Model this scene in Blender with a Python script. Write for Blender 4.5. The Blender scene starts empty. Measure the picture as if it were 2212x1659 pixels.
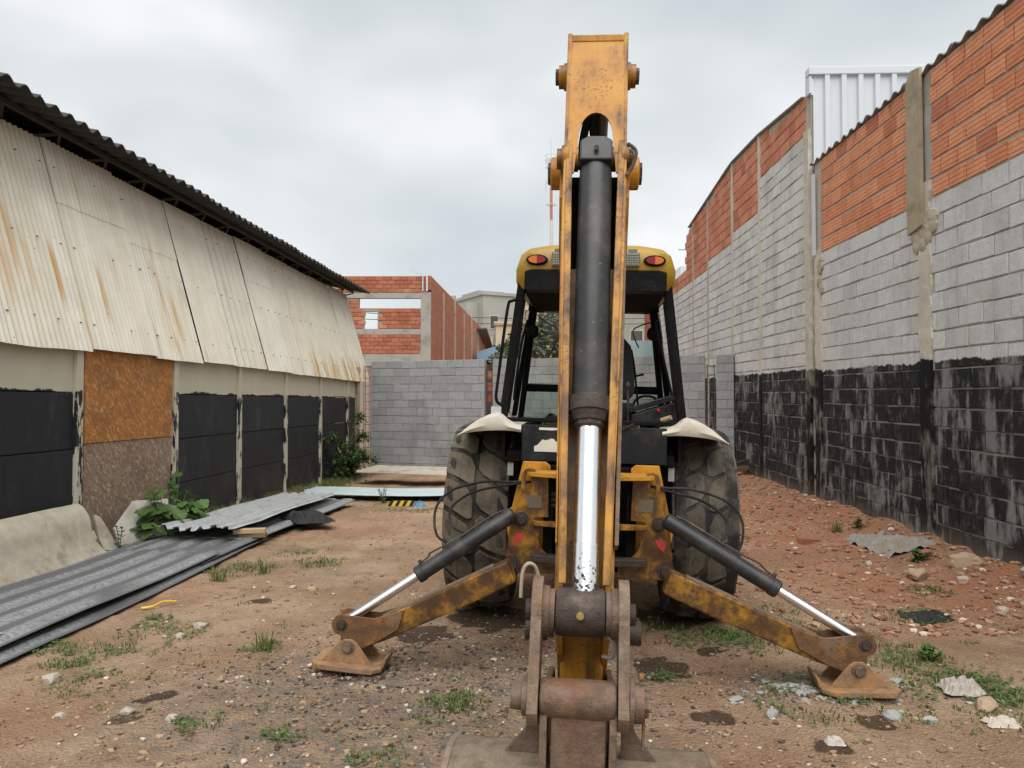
import bpy, bmesh, math, random
from mathutils import Vector, Matrix, noise
from mathutils.geometry import tessellate_polygon

random.seed(7)
SC = bpy.context.scene
COL = SC.collection
R = math.radians

# ------------------------------------------------------------------ camera
CAM_H = 1.6
cam_d = bpy.data.cameras.new('camera')
cam_d.sensor_fit = 'HORIZONTAL'
cam_d.sensor_width = 36.0
cam_d.lens = 36.0 * 1661.0 / 2212.0
cam_d.clip_start = 0.05
cam_d.clip_end = 2000
cam = bpy.data.objects.new('camera', cam_d)
cam.location = (0, 0, CAM_H)
cam.rotation_euler = (R(90) + 0.02317, 0, 0)
COL.objects.link(cam)
SC.camera = cam

# ------------------------------------------------------------------ sky, sun, exposure
SUN_EL, SUN_AZ = R(60), R(180)           # high and soft, behind the camera
world = bpy.data.worlds.new('World')
SC.world = world
world.use_nodes = True
wt = world.node_tree
for n in list(wt.nodes):
    wt.nodes.remove(n)
w_out = wt.nodes.new('ShaderNodeOutputWorld')
w_bg = wt.nodes.new('ShaderNodeBackground')
w_bg.inputs['Strength'].default_value = 0.058
w_sky = wt.nodes.new('ShaderNodeTexSky')
w_sky.sky_type = 'NISHITA'
w_sky.sun_disc = False
w_sky.sun_elevation = SUN_EL
w_sky.sun_rotation = SUN_AZ
w_tc = wt.nodes.new('ShaderNodeTexCoord')
w_map = wt.nodes.new('ShaderNodeMapping')
w_map.inputs['Scale'].default_value = (1.0, 1.0, 1.9)
w_map.inputs['Location'].default_value = (3.1, 0.4, 0.15)
w_n1 = wt.nodes.new('ShaderNodeTexNoise')
w_n1.inputs['Scale'].default_value = 2.3
w_n1.inputs['Detail'].default_value = 3.5
w_n1.inputs['Roughness'].default_value = 0.5
w_n1.inputs['Distortion'].default_value = 0.15
w_ramp = wt.nodes.new('ShaderNodeValToRGB')
w_ramp.color_ramp.elements[0].position = 0.34
w_ramp.color_ramp.elements[0].color = (4.5, 4.9, 5.08, 1)
w_ramp.color_ramp.elements[1].position = 0.68
w_ramp.color_ramp.elements[1].color = (7.3, 7.4, 7.45, 1)
w_mid = w_ramp.color_ramp.elements.new(0.5)
w_mid.color = (5.5, 5.75, 5.85, 1)
w_mix = wt.nodes.new('ShaderNodeMix')
w_mix.data_type = 'RGBA'
w_mix.inputs['Factor'].default_value = 0.94
wt.links.new(w_tc.outputs['Generated'], w_map.inputs['Vector'])
wt.links.new(w_map.outputs['Vector'], w_n1.inputs['Vector'])
wt.links.new(w_n1.outputs['Fac'], w_ramp.inputs['Fac'])
wt.links.new(w_sky.outputs['Color'], w_mix.inputs['A'])
wt.links.new(w_ramp.outputs['Color'], w_mix.inputs['B'])
wt.links.new(w_mix.outputs['Result'], w_bg.inputs['Color'])
wt.links.new(w_bg.outputs['Background'], w_out.inputs['Surface'])

sun_d = bpy.data.lights.new('sun', 'SUN')
sun_d.energy = 1.5
sun_d.angle = R(65)
sun_d.color = (1.0, 0.97, 0.93)
sun = bpy.data.objects.new('sun', sun_d)
_dir = Vector((math.sin(SUN_AZ) * math.cos(SUN_EL), math.cos(SUN_AZ) * math.cos(SUN_EL), math.sin(SUN_EL)))
sun.rotation_euler = _dir.to_track_quat('Z', 'Y').to_euler()
sun.location = (0, 0, 30)
COL.objects.link(sun)

SC.view_settings.view_transform = 'Standard'
SC.view_settings.look = 'None'
SC.view_settings.exposure = 1.3
SC.view_settings.gamma = 1.0
SC.view_settings.use_curve_mapping = False
SC.cycles.max_bounces = 5
SC.cycles.transparent_max_bounces = 12
SC.cycles.use_denoising = True

# ------------------------------------------------------------------ node helper
class NT:
    def __init__(self, name):
        self.m = bpy.data.materials.new(name)
        self.m.use_nodes = True
        self.t = self.m.node_tree
        for n in list(self.t.nodes):
            self.t.nodes.remove(n)
        self.out = self.t.nodes.new('ShaderNodeOutputMaterial')
        self.b = self.t.nodes.new('ShaderNodeBsdfPrincipled')
        self.t.links.new(self.b.outputs[0], self.out.inputs['Surface'])
    def put(self, sock, v):
        if hasattr(v, 'is_output'):
            self.t.links.new(v, sock)
        elif isinstance(v, (tuple, list)) and len(v) == 3 and sock.type == 'RGBA':
            sock.default_value = (*v, 1)
        else:
            sock.default_value = v
    def node(self, kind, **ins):
        n = self.t.nodes.new(kind)
        for k, v in ins.items():
            self.put(n.inputs[k], v)
        return n
    def pos(self):
        return self.t.nodes.new('ShaderNodeNewGeometry').outputs['Position']
    def objc(self):
        return self.t.nodes.new('ShaderNodeTexCoord').outputs['Object']
    def rnd(self):
        a = self.t.nodes.new('ShaderNodeObjectInfo').outputs['Random']
        b = self.t.nodes.new('ShaderNodeNewGeometry').outputs['Random Per Island']
        return self.math('FRACT', self.math('ADD', a, b))
    def attr(self, name):
        n = self.t.nodes.new('ShaderNodeAttribute')
        n.attribute_name = name
        return n.outputs['Fac']
    def map(self, v, scale=(1, 1, 1), loc=(0, 0, 0), rot=(0, 0, 0)):
        n = self.node('ShaderNodeMapping', Scale=scale, Location=loc, Rotation=rot)
        self.t.links.new(v, n.inputs['Vector'])
        return n.outputs[0]
    def noise(self, v, scale=5, detail=4, rough=0.55, dist=0.0):
        n = self.node('ShaderNodeTexNoise', Scale=scale, Detail=detail, Roughness=rough, Distortion=dist)
        self.t.links.new(v, n.inputs['Vector'])
        return n.outputs['Fac']
    def voro(self, v, scale=5, out='Distance', feature='F1'):
        n = self.t.nodes.new('ShaderNodeTexVoronoi')
        n.feature = feature
        n.inputs['Scale'].default_value = scale
        self.t.links.new(v, n.inputs['Vector'])
        return n.outputs[out]
    def wave(self, v, scale=5, dist=0.0, direction='X'):
        n = self.node('ShaderNodeTexWave', Scale=scale, Distortion=dist)
        n.bands_direction = direction
        self.t.links.new(v, n.inputs['Vector'])
        return n.outputs['Fac']
    def sep(self, v):
        n = self.t.nodes.new('ShaderNodeSeparateXYZ')
        self.t.links.new(v, n.inputs[0])
        return n.outputs
    def math(self, op, a, b=0.0, c=0.0):
        n = self.t.nodes.new('ShaderNodeMath')
        n.operation = op
        self.put(n.inputs[0], a); self.put(n.inputs[1], b); self.put(n.inputs[2], c)
        return n.outputs[0]
    def step(self, v, a, b):
        n = self.t.nodes.new('ShaderNodeMapRange')
        n.interpolation_type = 'SMOOTHSTEP'
        self.put(n.inputs['Value'], v)
        self.put(n.inputs['From Min'], a); self.put(n.inputs['From Max'], b)
        return n.outputs[0]
    def mix(self, f, a, b):
        n = self.t.nodes.new('ShaderNodeMix')
        n.data_type = 'RGBA'
        n.clamp_factor = True
        self.put(n.inputs['Factor'], f)
        self.put(n.inputs['A'], a); self.put(n.inputs['B'], b)
        return n.outputs['Result']
    def mul(self, col, f):
        n = self.t.nodes.new('ShaderNodeVectorMath')
        n.operation = 'SCALE'
        self.put(n.inputs[0], col); self.put(n.inputs['Scale'], f)
        return n.outputs[0]
    def bump(self, h, strength=0.4, dist=0.01):
        n = self.t.nodes.new('ShaderNodeBump')
        n.inputs['Strength'].default_value = strength
        n.inputs['Distance'].default_value = dist
        self.t.links.new(h, n.inputs['Height'])
        self.t.links.new(n.outputs[0], self.b.inputs['Normal'])
    def fin(self, col=None, rough=None, metal=None, spec=None):
        if col is not None: self.put(self.b.inputs['Base Color'], col)
        if rough is not None: self.put(self.b.inputs['Roughness'], rough)
        if metal is not None: self.put(self.b.inputs['Metallic'], metal)
        if spec is not None: self.put(self.b.inputs['Specular IOR Level'], spec)
        return self.m

MAT = {}
def simple(name, col, rough=0.7, metal=0.0, var=0.25, scale=9.0, bump=0.15, spec=None, dirt=None):
    """one-colour stuff with mottling, fine relief and an optional dirt colour in patches"""
    n = NT(name)
    p = n.pos()
    a = n.noise(p, scale, 4, 0.6)
    f = n.math('MULTIPLY_ADD', a, 2 * var, 1 - var)
    c = n.mul(n.mix(0.0, col, col), f)
    if dirt:
        d = n.step(n.noise(p, scale * 0.35, 5, 0.65), 0.5, 0.68)
        c = n.mix(n.math('MULTIPLY', d, 0.75), c, dirt)
    r = n.math('MULTIPLY_ADD', a, 0.25, rough - 0.12)
    if bump:
        n.bump(n.noise(p, scale * 6, 3, 0.6), bump, 0.01)
    MAT[name] = n.fin(c, r, metal, spec)
    return MAT[name]

def yellow_paint(name, wear):
    n = NT(name)
    p = n.pos()
    a = n.noise(p, 6, 6, 0.62)
    fine = n.noise(p, 45, 5, 0.65)
    streak = n.noise(n.map(p, (22, 22, 2.2)), 1.0, 5, 0.6) if wear < 1 else n.noise(p, 13, 6, 0.7)
    w1 = 1 - 0.22 * wear
    base = n.mix(n.step(a, 0.3, 0.7), (0.57 * w1, 0.275 * w1, 0.026 * w1), (0.42 * w1, 0.175 * w1, 0.017 * w1))
    grime = n.math('MULTIPLY', n.step(n.math('ADD', n.math('MULTIPLY', streak, 0.6), n.math('MULTIPLY', a, 0.5)), 0.62 - wear * 0.22, 0.82 - wear * 0.16), 0.9)
    c = n.mix(grime, base, (0.11 - 0.06 * wear, 0.052 - 0.025 * wear, 0.02 - 0.005 * wear))
    pk = n.step(n.math('ADD', n.math('MULTIPLY', n.noise(p, 110, 3, 0.6), 0.7), n.math('MULTIPLY', n.noise(n.map(p, (9, 9, 4)), 1.0, 3), 0.3)), 0.59, 0.62)
    c = n.mix(n.math('MULTIPLY', pk, 0.6), c, (0.07, 0.03, 0.012))
    rust = n.step(n.math('ADD', n.math('MULTIPLY', fine, 0.42), n.math('ADD', n.math('MULTIPLY', n.noise(p, 3.2, 5), 0.35), n.math('MULTIPLY', streak, 0.25))), 0.62 - wear * 0.11, 0.70 - wear * 0.03)
    c = n.mix(n.math('MULTIPLY', rust, 0.85), c, n.mix(fine, (0.10, 0.035, 0.012), (0.03, 0.022, 0.02)))
    n.bump(n.math('ADD', fine, n.math('MULTIPLY', rust, -0.6)), 0.22, 0.006)
    MAT[name] = n.fin(c, n.math('MULTIPLY_ADD', rust, 0.35, 0.42), 0.0, 0.4)
yellow_paint('yellow_paint', 0.32)
yellow_paint('yellow_worn', 0.55)
yellow_paint('yellow_grimy', 0.95)
yellow_paint('yellow_oily', 1.15)

def rusty(name, a, b, hot, amt=0.5):
    n = NT(name)
    p = n.pos()
    c = n.mix(n.step(n.noise(p, 22, 6, 0.7), 0.3, 0.7), a, b)
    c = n.mix(n.math('MULTIPLY', n.step(n.noise(p, 5, 5, 0.65), 0.52, 0.72), 0.55), c, (0.27, 0.20, 0.14))
    h = n.step(n.noise(p, 7, 6, 0.68), 0.62 - 0.22 * amt, 0.75)
    c = n.mix(h, c, hot)
    sp = n.step(n.voro(p, 120), 0.0, 0.16)
    c = n.mix(sp, (0.30, 0.24, 0.18), c)
    n.bump(n.noise(p, 80, 6, 0.7), 0.6, 0.008)
    MAT[name] = n.fin(c, 0.62, 0.25)
rusty('rust_steel', (0.10, 0.065, 0.046), (0.20, 0.14, 0.10), (0.20, 0.09, 0.04), 0.4)
rusty('rust_hot', (0.15, 0.065, 0.035), (0.11, 0.07, 0.05), (0.30, 0.12, 0.035), 0.8)
rusty('worn_steel', (0.12, 0.078, 0.05), (0.23, 0.165, 0.115), (0.16, 0.07, 0.032), 0.4)
rusty('pad_rust', (0.22, 0.125, 0.065), (0.36, 0.22, 0.12), (0.48, 0.25, 0.09), 0.75)
rusty('leg_rust', (0.09, 0.045, 0.022), (0.17, 0.085, 0.035), (0.36, 0.155, 0.03), 0.6)
rusty('bucket_steel', (0.17, 0.125, 0.085), (0.30, 0.235, 0.165), (0.22, 0.115, 0.055), 0.4)
rusty('roller_rust', (0.105, 0.066, 0.045), (0.20, 0.135, 0.095), (0.19, 0.07, 0.03), 0.45)
rusty('pin_steel', (0.035, 0.026, 0.022), (0.07, 0.05, 0.042), (0.10, 0.05, 0.028), 0.3)

def black_metal(name, base, dust, rough):
    n = NT(name)
    p = n.pos()
    d = n.step(n.noise(p, 9, 6, 0.66), 0.42, 0.72)
    c = n.mix(d, base, dust)
    sp = n.step(n.noise(p, 70, 4, 0.6), 0.66, 0.72)
    c = n.mix(n.math('MULTIPLY', sp, 0.7), c, (0.17, 0.12, 0.08))
    n.bump(n.noise(p, 60, 5), 0.12, 0.004)
    MAT[name] = n.fin(c, rough, 0.0, 0.45 if 'cyl' in name else 0.08)
black_metal('cylinder_black', (0.02, 0.021, 0.023), (0.06, 0.057, 0.052), 0.42)
black_metal('cab_black', (0.006, 0.006, 0.007), (0.012, 0.012, 0.012), 0.55)
black_metal('panel_black', (0.018, 0.019, 0.021), (0.04, 0.038, 0.035), 0.55)
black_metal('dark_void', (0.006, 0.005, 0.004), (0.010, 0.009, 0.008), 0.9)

def chrome():
    n = NT('chrome')
    p = n.pos()
    r = n.math('MULTIPLY_ADD', n.noise(n.map(p, (60, 60, 3)), 1.0, 3), 0.14, 0.20)
    MAT['chrome'] = n.fin((0.82, 0.83, 0.85), r, 1.0)
    n = NT('chrome_flaked')
    p = n.pos()
    z = n.sep(p)[2]
    f = n.step(n.math('ADD', n.noise(p, 75, 4, 0.6), n.math('MULTIPLY', n.step(z, 1.22, 1.04), 0.16)), 0.60, 0.63)
    c = n.mix(f, (0.80, 0.80, 0.80), (0.02, 0.018, 0.016))
    MAT['chrome_flaked'] = n.fin(c, n.math('MULTIPLY_ADD', f, 0.35, 0.25), n.math('SUBTRACT', 1.0, f))
chrome()

def rubber(name, dust, amt):
    n = NT(name)
    p = n.pos()
    d = n.step(n.noise(p, 5, 6, 0.6), 0.62 - amt, 0.72 - 0.3 * amt)
    c = n.mix(d, (0.022, 0.021, 0.02), dust)
    c = n.mul(c, n.math('MULTIPLY_ADD', n.noise(p, 40, 5), 0.5, 0.75))
    n.bump(n.noise(p, 90, 5), 0.2, 0.006)
    MAT[name] = n.fin(c, 0.88, 0.0, 0.2)
rubber('tyre_dusty', (0.125, 0.102, 0.074), 0.46)
rubber('tyre_dark', (0.085, 0.072, 0.056), 0.22)
rubber('tyre_worn', (0.115, 0.098, 0.075), 0.36)
rubber('hose_rubber', (0.05, 0.045, 0.04), 0.15)

def fender_mat():
    n = NT('fender_white')
    p = n.pos()
    c = n.mix(n.noise(p, 7, 6, 0.65), (0.57, 0.525, 0.45), (0.42, 0.37, 0.30))
    d = n.step(n.noise(p, 12, 6, 0.7), 0.56, 0.72)
    c = n.mix(n.math('MULTIPLY', d, 0.6), c, (0.26, 0.16, 0.10))
    MAT['fender_white'] = n.fin(c, 0.6)
fender_mat()

def glass(name, tint, gl):
    n = NT(name)
    n.t.nodes.remove(n.b)
    tr = n.node('ShaderNodeBsdfTransparent', Color=(*tint, 1))
    gs = n.node('ShaderNodeBsdfGlossy', Color=(1, 1, 1, 1), Roughness=0.04)
    df = n.node('ShaderNodeBsdfDiffuse', Color=(0.45, 0.47, 0.42, 1))
    dust = n.math('MULTIPLY', n.step(n.noise(n.pos(), 6, 5, 0.6), 0.4, 0.8), 0.16)
    m0 = n.t.nodes.new('ShaderNodeMixShader')
    n.put(m0.inputs[0], dust)
    n.t.links.new(tr.outputs[0], m0.inputs[1]); n.t.links.new(df.outputs[0], m0.inputs[2])
    fr = n.node('ShaderNodeFresnel', IOR=1.45)
    m1 = n.t.nodes.new('ShaderNodeMixShader')
    n.put(m1.inputs[0], n.math('MULTIPLY', fr.outputs[0], gl))
    n.t.links.new(m0.outputs[0], m1.inputs[1]); n.t.links.new(gs.outputs[0], m1.inputs[2])
    n.t.links.new(m1.outputs[0], n.out.inputs['Surface'])
    MAT[name] = n.m
glass('cab_glass', (0.86, 0.90, 0.86), 1.0)
glass('green_glass', (0.50, 0.60, 0.53), 1.0)

simple('lens_red', (0.20, 0.008, 0.014), 0.25, bump=0)
simple('lens_orange', (0.50, 0.13, 0.008), 0.25, bump=0)
simple('lens_clear', (0.27, 0.28, 0.23), 0.3, scale=60, bump=0.4)
simple('lamp_grey', (0.13, 0.13, 0.11), 0.5)
simple('roof_yellow', (0.34, 0.205, 0.012), 0.42, var=0.15, scale=5, bump=0.05, dirt=(0.24, 0.15, 0.03))
simple('sticker_red', (0.55, 0.05, 0.05), 0.6, var=0.3, scale=25)
simple('sticker_grey', (0.13, 0.10, 0.07), 0.7, var=0.3, scale=30, dirt=(0.10, 0.07, 0.03))
simple('paint_cream', (0.62, 0.57, 0.48), 0.6, var=0.15, scale=14)
simple('seat_cloth', (0.014, 0.014, 0.016), 0.9, bump=0.3, scale=20)
simple('knob_red', (0.30, 0.015, 0.015), 0.35, bump=0)
simple('brass', (0.42, 0.33, 0.14), 0.4, metal=0.8, bump=0)
simple('mirror_glass', (0.6, 0.6, 0.6), 0.05, metal=1.0, bump=0, var=0.02)
simple('wire_pale', (0.34, 0.28, 0.2), 0.6)
simple('concrete', (0.36, 0.34, 0.30), 0.9, var=0.22, scale=6, bump=0.4, dirt=(0.24, 0.21, 0.17))
simple('concrete_warm', (0.42, 0.37, 0.29), 0.9, var=0.32, scale=9, bump=0.5, dirt=(0.25, 0.20, 0.14))
simple('concrete_pale', (0.50, 0.48, 0.42), 0.9, var=0.16, scale=7, bump=0.3, dirt=(0.34, 0.30, 0.24))
simple('mortar', (0.43, 0.40, 0.36), 0.95, var=0.22, scale=20, bump=0.6)
simple('mortar_far', (0.34, 0.28, 0.23), 0.95, var=0.22, scale=20, bump=0.6)
simple('wood_plank', (0.36, 0.30, 0.20), 0.85, var=0.3, scale=8, bump=0.4, dirt=(0.20, 0.17, 0.12))
simple('wood_old', (0.20, 0.13, 0.07), 0.85, var=0.35, scale=16, bump=0.5)
simple('wood_pale', (0.42, 0.30, 0.17), 0.85, var=0.3, scale=16, bump=0.4)
simple('fibre_roof', (0.045, 0.042, 0.039), 0.9, var=0.3, scale=5, bump=0.3, dirt=(0.024, 0.022, 0.02))
simple('fibre_grey', (0.27, 0.27, 0.265), 0.9, var=0.25, scale=5, bump=0.3, dirt=(0.12, 0.12, 0.115))
simple('fibre_cement', (0.40, 0.36, 0.29), 0.9, var=0.22, scale=6, bump=0.35, dirt=(0.25, 0.21, 0.15))
simple('truss_steel', (0.045, 0.035, 0.028), 0.7)
simple('white_metal', (0.58, 0.61, 0.64), 0.4, var=0.05, scale=2, bump=0.0)
simple('galv_light', (0.52, 0.54, 0.54), 0.40, metal=0.35, var=0.18, scale=10, bump=0.08, dirt=(0.34, 0.31, 0.27))
simple('galv_blue', (0.34, 0.41, 0.41), 0.5, metal=0.2, var=0.15, scale=8, bump=0.08, dirt=(0.40, 0.46, 0.46))
simple('rebar', (0.12, 0.06, 0.035), 0.8)
simple('tarp_black', (0.012, 0.012, 0.013), 0.7, scale=30, bump=0.6)
simple('plastic_yellow', (0.65, 0.45, 0.03), 0.4, bump=0)
simple('plastic_blue', (0.10, 0.22, 0.32), 0.5)
simple('stone_pale', (0.40, 0.345, 0.28), 0.95, var=0.25, scale=14, bump=0.6)
simple('stone_tan', (0.38, 0.27, 0.18), 0.95, var=0.25, scale=14, bump=0.6)
simple('stone_grey', (0.30, 0.30, 0.285), 0.95, var=0.3, scale=14, bump=0.6)
simple('stone_red', (0.30, 0.12, 0.07), 0.95, var=0.25, scale=14, bump=0.6)
simple('rag_grey', (0.40, 0.35, 0.31), 0.95, var=0.3, scale=25, bump=0.6)
simple('rag_white', (0.50, 0.45, 0.39), 0.95, var=0.25, scale=25, bump=0.6)
simple('bark', (0.10, 0.07, 0.045), 0.95, var=0.3, scale=20, bump=0.6)
simple('far_grey', (0.34, 0.34, 0.31), 0.95, var=0.2, scale=0.35, bump=0, dirt=(0.27, 0.27, 0.25))
simple('far_beige', (0.50, 0.43, 0.30), 0.95, var=0.15, scale=0.5, bump=0)
simple('far_blue', (0.20, 0.34, 0.46), 0.6, var=0.1, scale=0.5, bump=0)
simple('far_teal', (0.30, 0.40, 0.42), 0.6, var=0.1, scale=0.5, bump=0)
simple('far_red', (0.42, 0.10, 0.06), 0.8, var=0.2, scale=0.8, bump=0)
simple('far_dark', (0.05, 0.055, 0.06), 0.6, var=0.2, scale=0.8, bump=0)
simple('mast_red', (0.42, 0.17, 0.13), 0.7, var=0.1, scale=1, bump=0)
simple('mast_white', (0.52, 0.53, 0.53), 0.7, var=0.1, scale=1, bump=0)
simple('tile_dark', (0.13, 0.07, 0.05), 0.9, var=0.3, scale=3, bump=0)

def masonry_mat(name, cols, paint=None, rib=False, groove=0.0, dirt=None):
    """cols: three tones picked per piece; paint: (z at Y=8, rise per metre) of the black coat's edge"""
    n = NT(name)
    p = n.pos()
    k = n.rnd()
    c = n.mix(n.step(k, 0.15, 0.6), cols[0], cols[1])
    c = n.mix(n.step(k, 0.90, 1.0), c, cols[2])
    a = n.noise(p, 9, 6, 0.65)
    c = n.mul(c, n.math('MULTIPLY_ADD', a, 0.5, 0.75))
    c = n.mul(c, n.math('MULTIPLY_ADD', n.noise(p, 42, 4, 0.7), 0.7, 0.65))
    damp = n.step(n.noise(n.map(p, (2.2, 2.2, 0.5), (1, 7, 2)), 1.0, 5, 0.62), 0.48, 0.75)
    c = n.mul(c, n.math('MULTIPLY_ADD', damp, -0.28, 1.04))
    big = n.step(n.noise(p, 1.3, 5, 0.6), 0.5, 0.75)
    if dirt:
        c = n.mix(n.math('MULTIPLY', big, 0.5), c, dirt)
    rough = 0.95
    if paint:
        x, y, z = n.sep(p)
        edge = n.math('ADD', n.math('MULTIPLY_ADD', y, paint[1], paint[0] - 8 * paint[1]),
                      n.math('MULTIPLY_ADD', n.noise(n.map(p, (1, 3.6, 0.01)), 1.0, 6, 0.62), 0.16, -0.08))
        below = n.step(n.math('SUBTRACT', edge, z), -0.008, 0.012)
        st = n.noise(n.map(p, (1, 9, 2.0)), 1.0, 6, 0.66)
        pat = n.noise(n.map(p, (1, 2.0, 1.6), (4, 0, 0)), 1.0, 4, 0.6)
        nearz = n.step(y, 9.5, 6.5)
        cov = n.step(n.math('ADD', n.math('ADD', n.math('MULTIPLY', st, 0.62), n.math('MULTIPLY', pat, 0.62)), n.math('MULTIPLY_ADD', k, 0.10, n.math('MULTIPLY', nearz, 0.0))), 0.535, 0.675)
        cov = n.math('MULTIPLY_ADD', cov, 0.36, n.math('MULTIPLY_ADD', n.step(a, 0.25, 0.5), 0.12, 0.50))
        low = n.step(z, 0.34, 0.05)
        cov = n.math('MULTIPLY', cov, n.math('MULTIPLY_ADD', low, -0.22, 1.0))
        cov = n.math('MULTIPLY', cov, paint[2])
        c = n.mix(n.math('MULTIPLY', below, cov), c, (0.008, 0.009, 0.010))
        splash = n.math('MULTIPLY', n.step(z, 0.50, 0.05), n.step(pat, 0.30, 0.62))
        c = n.mix(n.math('MULTIPLY', splash, 0.6), c, (0.16, 0.095, 0.06))
    h = n.noise(p, 60, 6, 0.7)
    if rib:
        z = n.sep(n.objc())[2]
        g = n.math('ABSOLUTE', n.math('SINE', n.math('MULTIPLY', z, math.pi / 0.0485)))
        g = n.step(g, 0.05, 0.40)
        c = n.mix(n.math('MULTIPLY_ADD', g, 0.62, 0.38), (0.16, 0.045, 0.025), c)
        h = n.math('ADD', h, n.math('MULTIPLY', g, 2.0))
    n.bump(h, 0.45, 0.008)
    MAT[name] = n.fin(c, rough, 0.0, 0.2)
GREY3 = ((0.51, 0.51, 0.50), (0.56, 0.56, 0.55), (0.46, 0.46, 0.45))
masonry_mat('block_painted', GREY3, (2.02, 0.011, 1.0), dirt=(0.40, 0.385, 0.35))
masonry_mat('mortar_painted', ((0.38, 0.35, 0.30), (0.42, 0.39, 0.33), (0.35, 0.32, 0.28)), (2.03, 0.011, 0.20))
masonry_mat('column_painted', ((0.50, 0.47, 0.39), (0.53, 0.49, 0.41), (0.47, 0.44, 0.38)), (2.05, 0.011, 1.05), dirt=(0.40, 0.36, 0.28))
masonry_mat('block_far', ((0.52, 0.515, 0.495), (0.58, 0.57, 0.55), (0.46, 0.455, 0.44)), (2.06, 0.011, 1.0), dirt=(0.44, 0.42, 0.36))
masonry_mat('block_back', ((0.25, 0.255, 0.255), (0.29, 0.295, 0.295), (0.225, 0.23, 0.23)), dirt=(0.27, 0.27, 0.26))
masonry_mat('mortar_back', ((0.30, 0.30, 0.29), (0.32, 0.32, 0.31), (0.30, 0.30, 0.29)))
masonry_mat('brick_ribbed', ((0.60, 0.235, 0.125), (0.68, 0.30, 0.165), (0.47, 0.17, 0.10)), rib=True, dirt=(0.52, 0.24, 0.14))
masonry_mat('brick_plain', ((0.47, 0.18, 0.105), (0.55, 0.235, 0.145), (0.38, 0.14, 0.09)), dirt=(0.42, 0.21, 0.13))
masonry_mat('brick_far', ((0.34, 0.115, 0.065), (0.42, 0.155, 0.09), (0.50, 0.23, 0.14)), dirt=(0.33, 0.15, 0.09))

def brick_texture_mat():
    # side of the far shell, where single bricks can no longer be picked apart
    n = NT('brick_receding')
    b = n.t.nodes.new('ShaderNodeTexBrick')
    b.inputs['Color1'].default_value = (0.36, 0.12, 0.07, 1)
    b.inputs['Color2'].default_value = (0.44, 0.17, 0.10, 1)
    b.inputs['Mortar'].default_value = (0.32, 0.20, 0.15, 1)
    b.inputs['Scale'].default_value = 1.0
    b.inputs['Brick Width'].default_value = 0.30
    b.inputs['Row Height'].default_value = 0.15
    b.inputs['Mortar Size'].default_value = 0.012
    x, y, z = n.sep(n.objc())
    cb = n.t.nodes.new('ShaderNodeCombineXYZ')
    n.put(cb.inputs[0], x); n.put(cb.inputs[1], z)
    n.t.links.new(cb.outputs[0], b.inputs['Vector'])
    c = n.mul(b.outputs['Color'], n.math('MULTIPLY_ADD', n.noise(n.pos(), 1.5, 5), 0.5, 0.75))
    MAT['brick_receding'] = n.fin(c, 0.95, 0, 0.2)
brick_texture_mat()

def shed_wall_mat(name, edge, flake):
    n = NT(name)
    p = n.pos()
    x, y, z = n.sep(p)
    e = n.math('MULTIPLY_ADD', n.noise(n.map(p, (1, 1.6, 0.01)), 1.0, 5, 0.7), 0.22, edge - 0.11)
    below = n.step(n.math('SUBTRACT', e, z), -0.006, 0.006)
    cream = n.mix(n.noise(p, 3, 6, 0.6), (0.58, 0.55, 0.44), (0.46, 0.42, 0.32))
    dusty = n.math('MULTIPLY', n.step(z, 0.75, 0.0), n.step(n.noise(p, 2.2, 5), 0.3, 0.75))
    blk = n.mix(n.math('MULTIPLY', dusty, 0.4), (0.017, 0.019, 0.022), (0.10, 0.085, 0.07))
    blk = n.mul(blk, n.math('MULTIPLY_ADD', n.noise(p, 7, 6), 0.6, 0.7))
    scuff = n.math('MULTIPLY', n.step(n.noise(n.map(p, (3, 3, 1.2)), 1.0, 6, 0.72), 0.52, 0.75), 0.22)
    blk = n.mix(scuff, blk, (0.14, 0.13, 0.115))
    drip = n.step(n.noise(n.map(p, (30, 30, 1.1)), 1.0, 3, 0.6), 0.68, 0.74)
    blk = n.mix(n.math('MULTIPLY', drip, 0.12), blk, (0.3, 0.28, 0.24))
    cov = below
    if flake:
        f = n.step(n.noise(n.map(p, (14, 14, 3)), 1.0, 5, 0.65), 0.5 + 0.0, 0.54)
        cov = n.math('MULTIPLY', below, f)
    c = n.mix(cov, cream, blk)
    n.bump(n.noise(p, 35, 5), 0.2, 0.006)
    MAT[name] = n.fin(c, n.math('MULTIPLY_ADD', cov, -0.25, 0.85), 0, 0.3)
shed_wall_mat('shed_panel', 1.72, False)
shed_wall_mat('shed_post', 1.74, True)

def osb(name, ca, cb_, cc):
    n = NT(name)
    p = n.pos()
    v = n.t.nodes.new('ShaderNodeTexVoronoi')
    v.inputs['Scale'].default_value = 1.0
    q = n.map(n.map(p, (1, 1, 1), (0, 0, 0), (0.7, 0, 0)), (16, 18, 48))
    wob = n.noise(p, 20, 4, 0.6)
    n.t.links.new(q, v.inputs['Vector'])
    k = n.sep(v.outputs['Color'])
    c = n.mix(n.step(k[0], 0.1, 0.9), ca, cb_)
    c = n.mix(n.step(n.math('MULTIPLY', k[1], wob), 0.38, 0.55), c, cc)
    c = n.mix(n.math('MULTIPLY', n.step(n.noise(p, 3.0, 6, 0.65), 0.48, 0.7), 0.55), c, (0.14, 0.085, 0.05))
    n.bump(v.outputs['Distance'], 0.4, 0.004)
    MAT[name] = n.fin(c, 0.75, 0, 0.3)
osb('osb_orange', (0.34, 0.135, 0.035), (0.46, 0.20, 0.06), (0.55, 0.32, 0.14))
osb('osb_weathered', (0.22, 0.15, 0.105), (0.32, 0.23, 0.17), (0.46, 0.36, 0.27))

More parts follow.
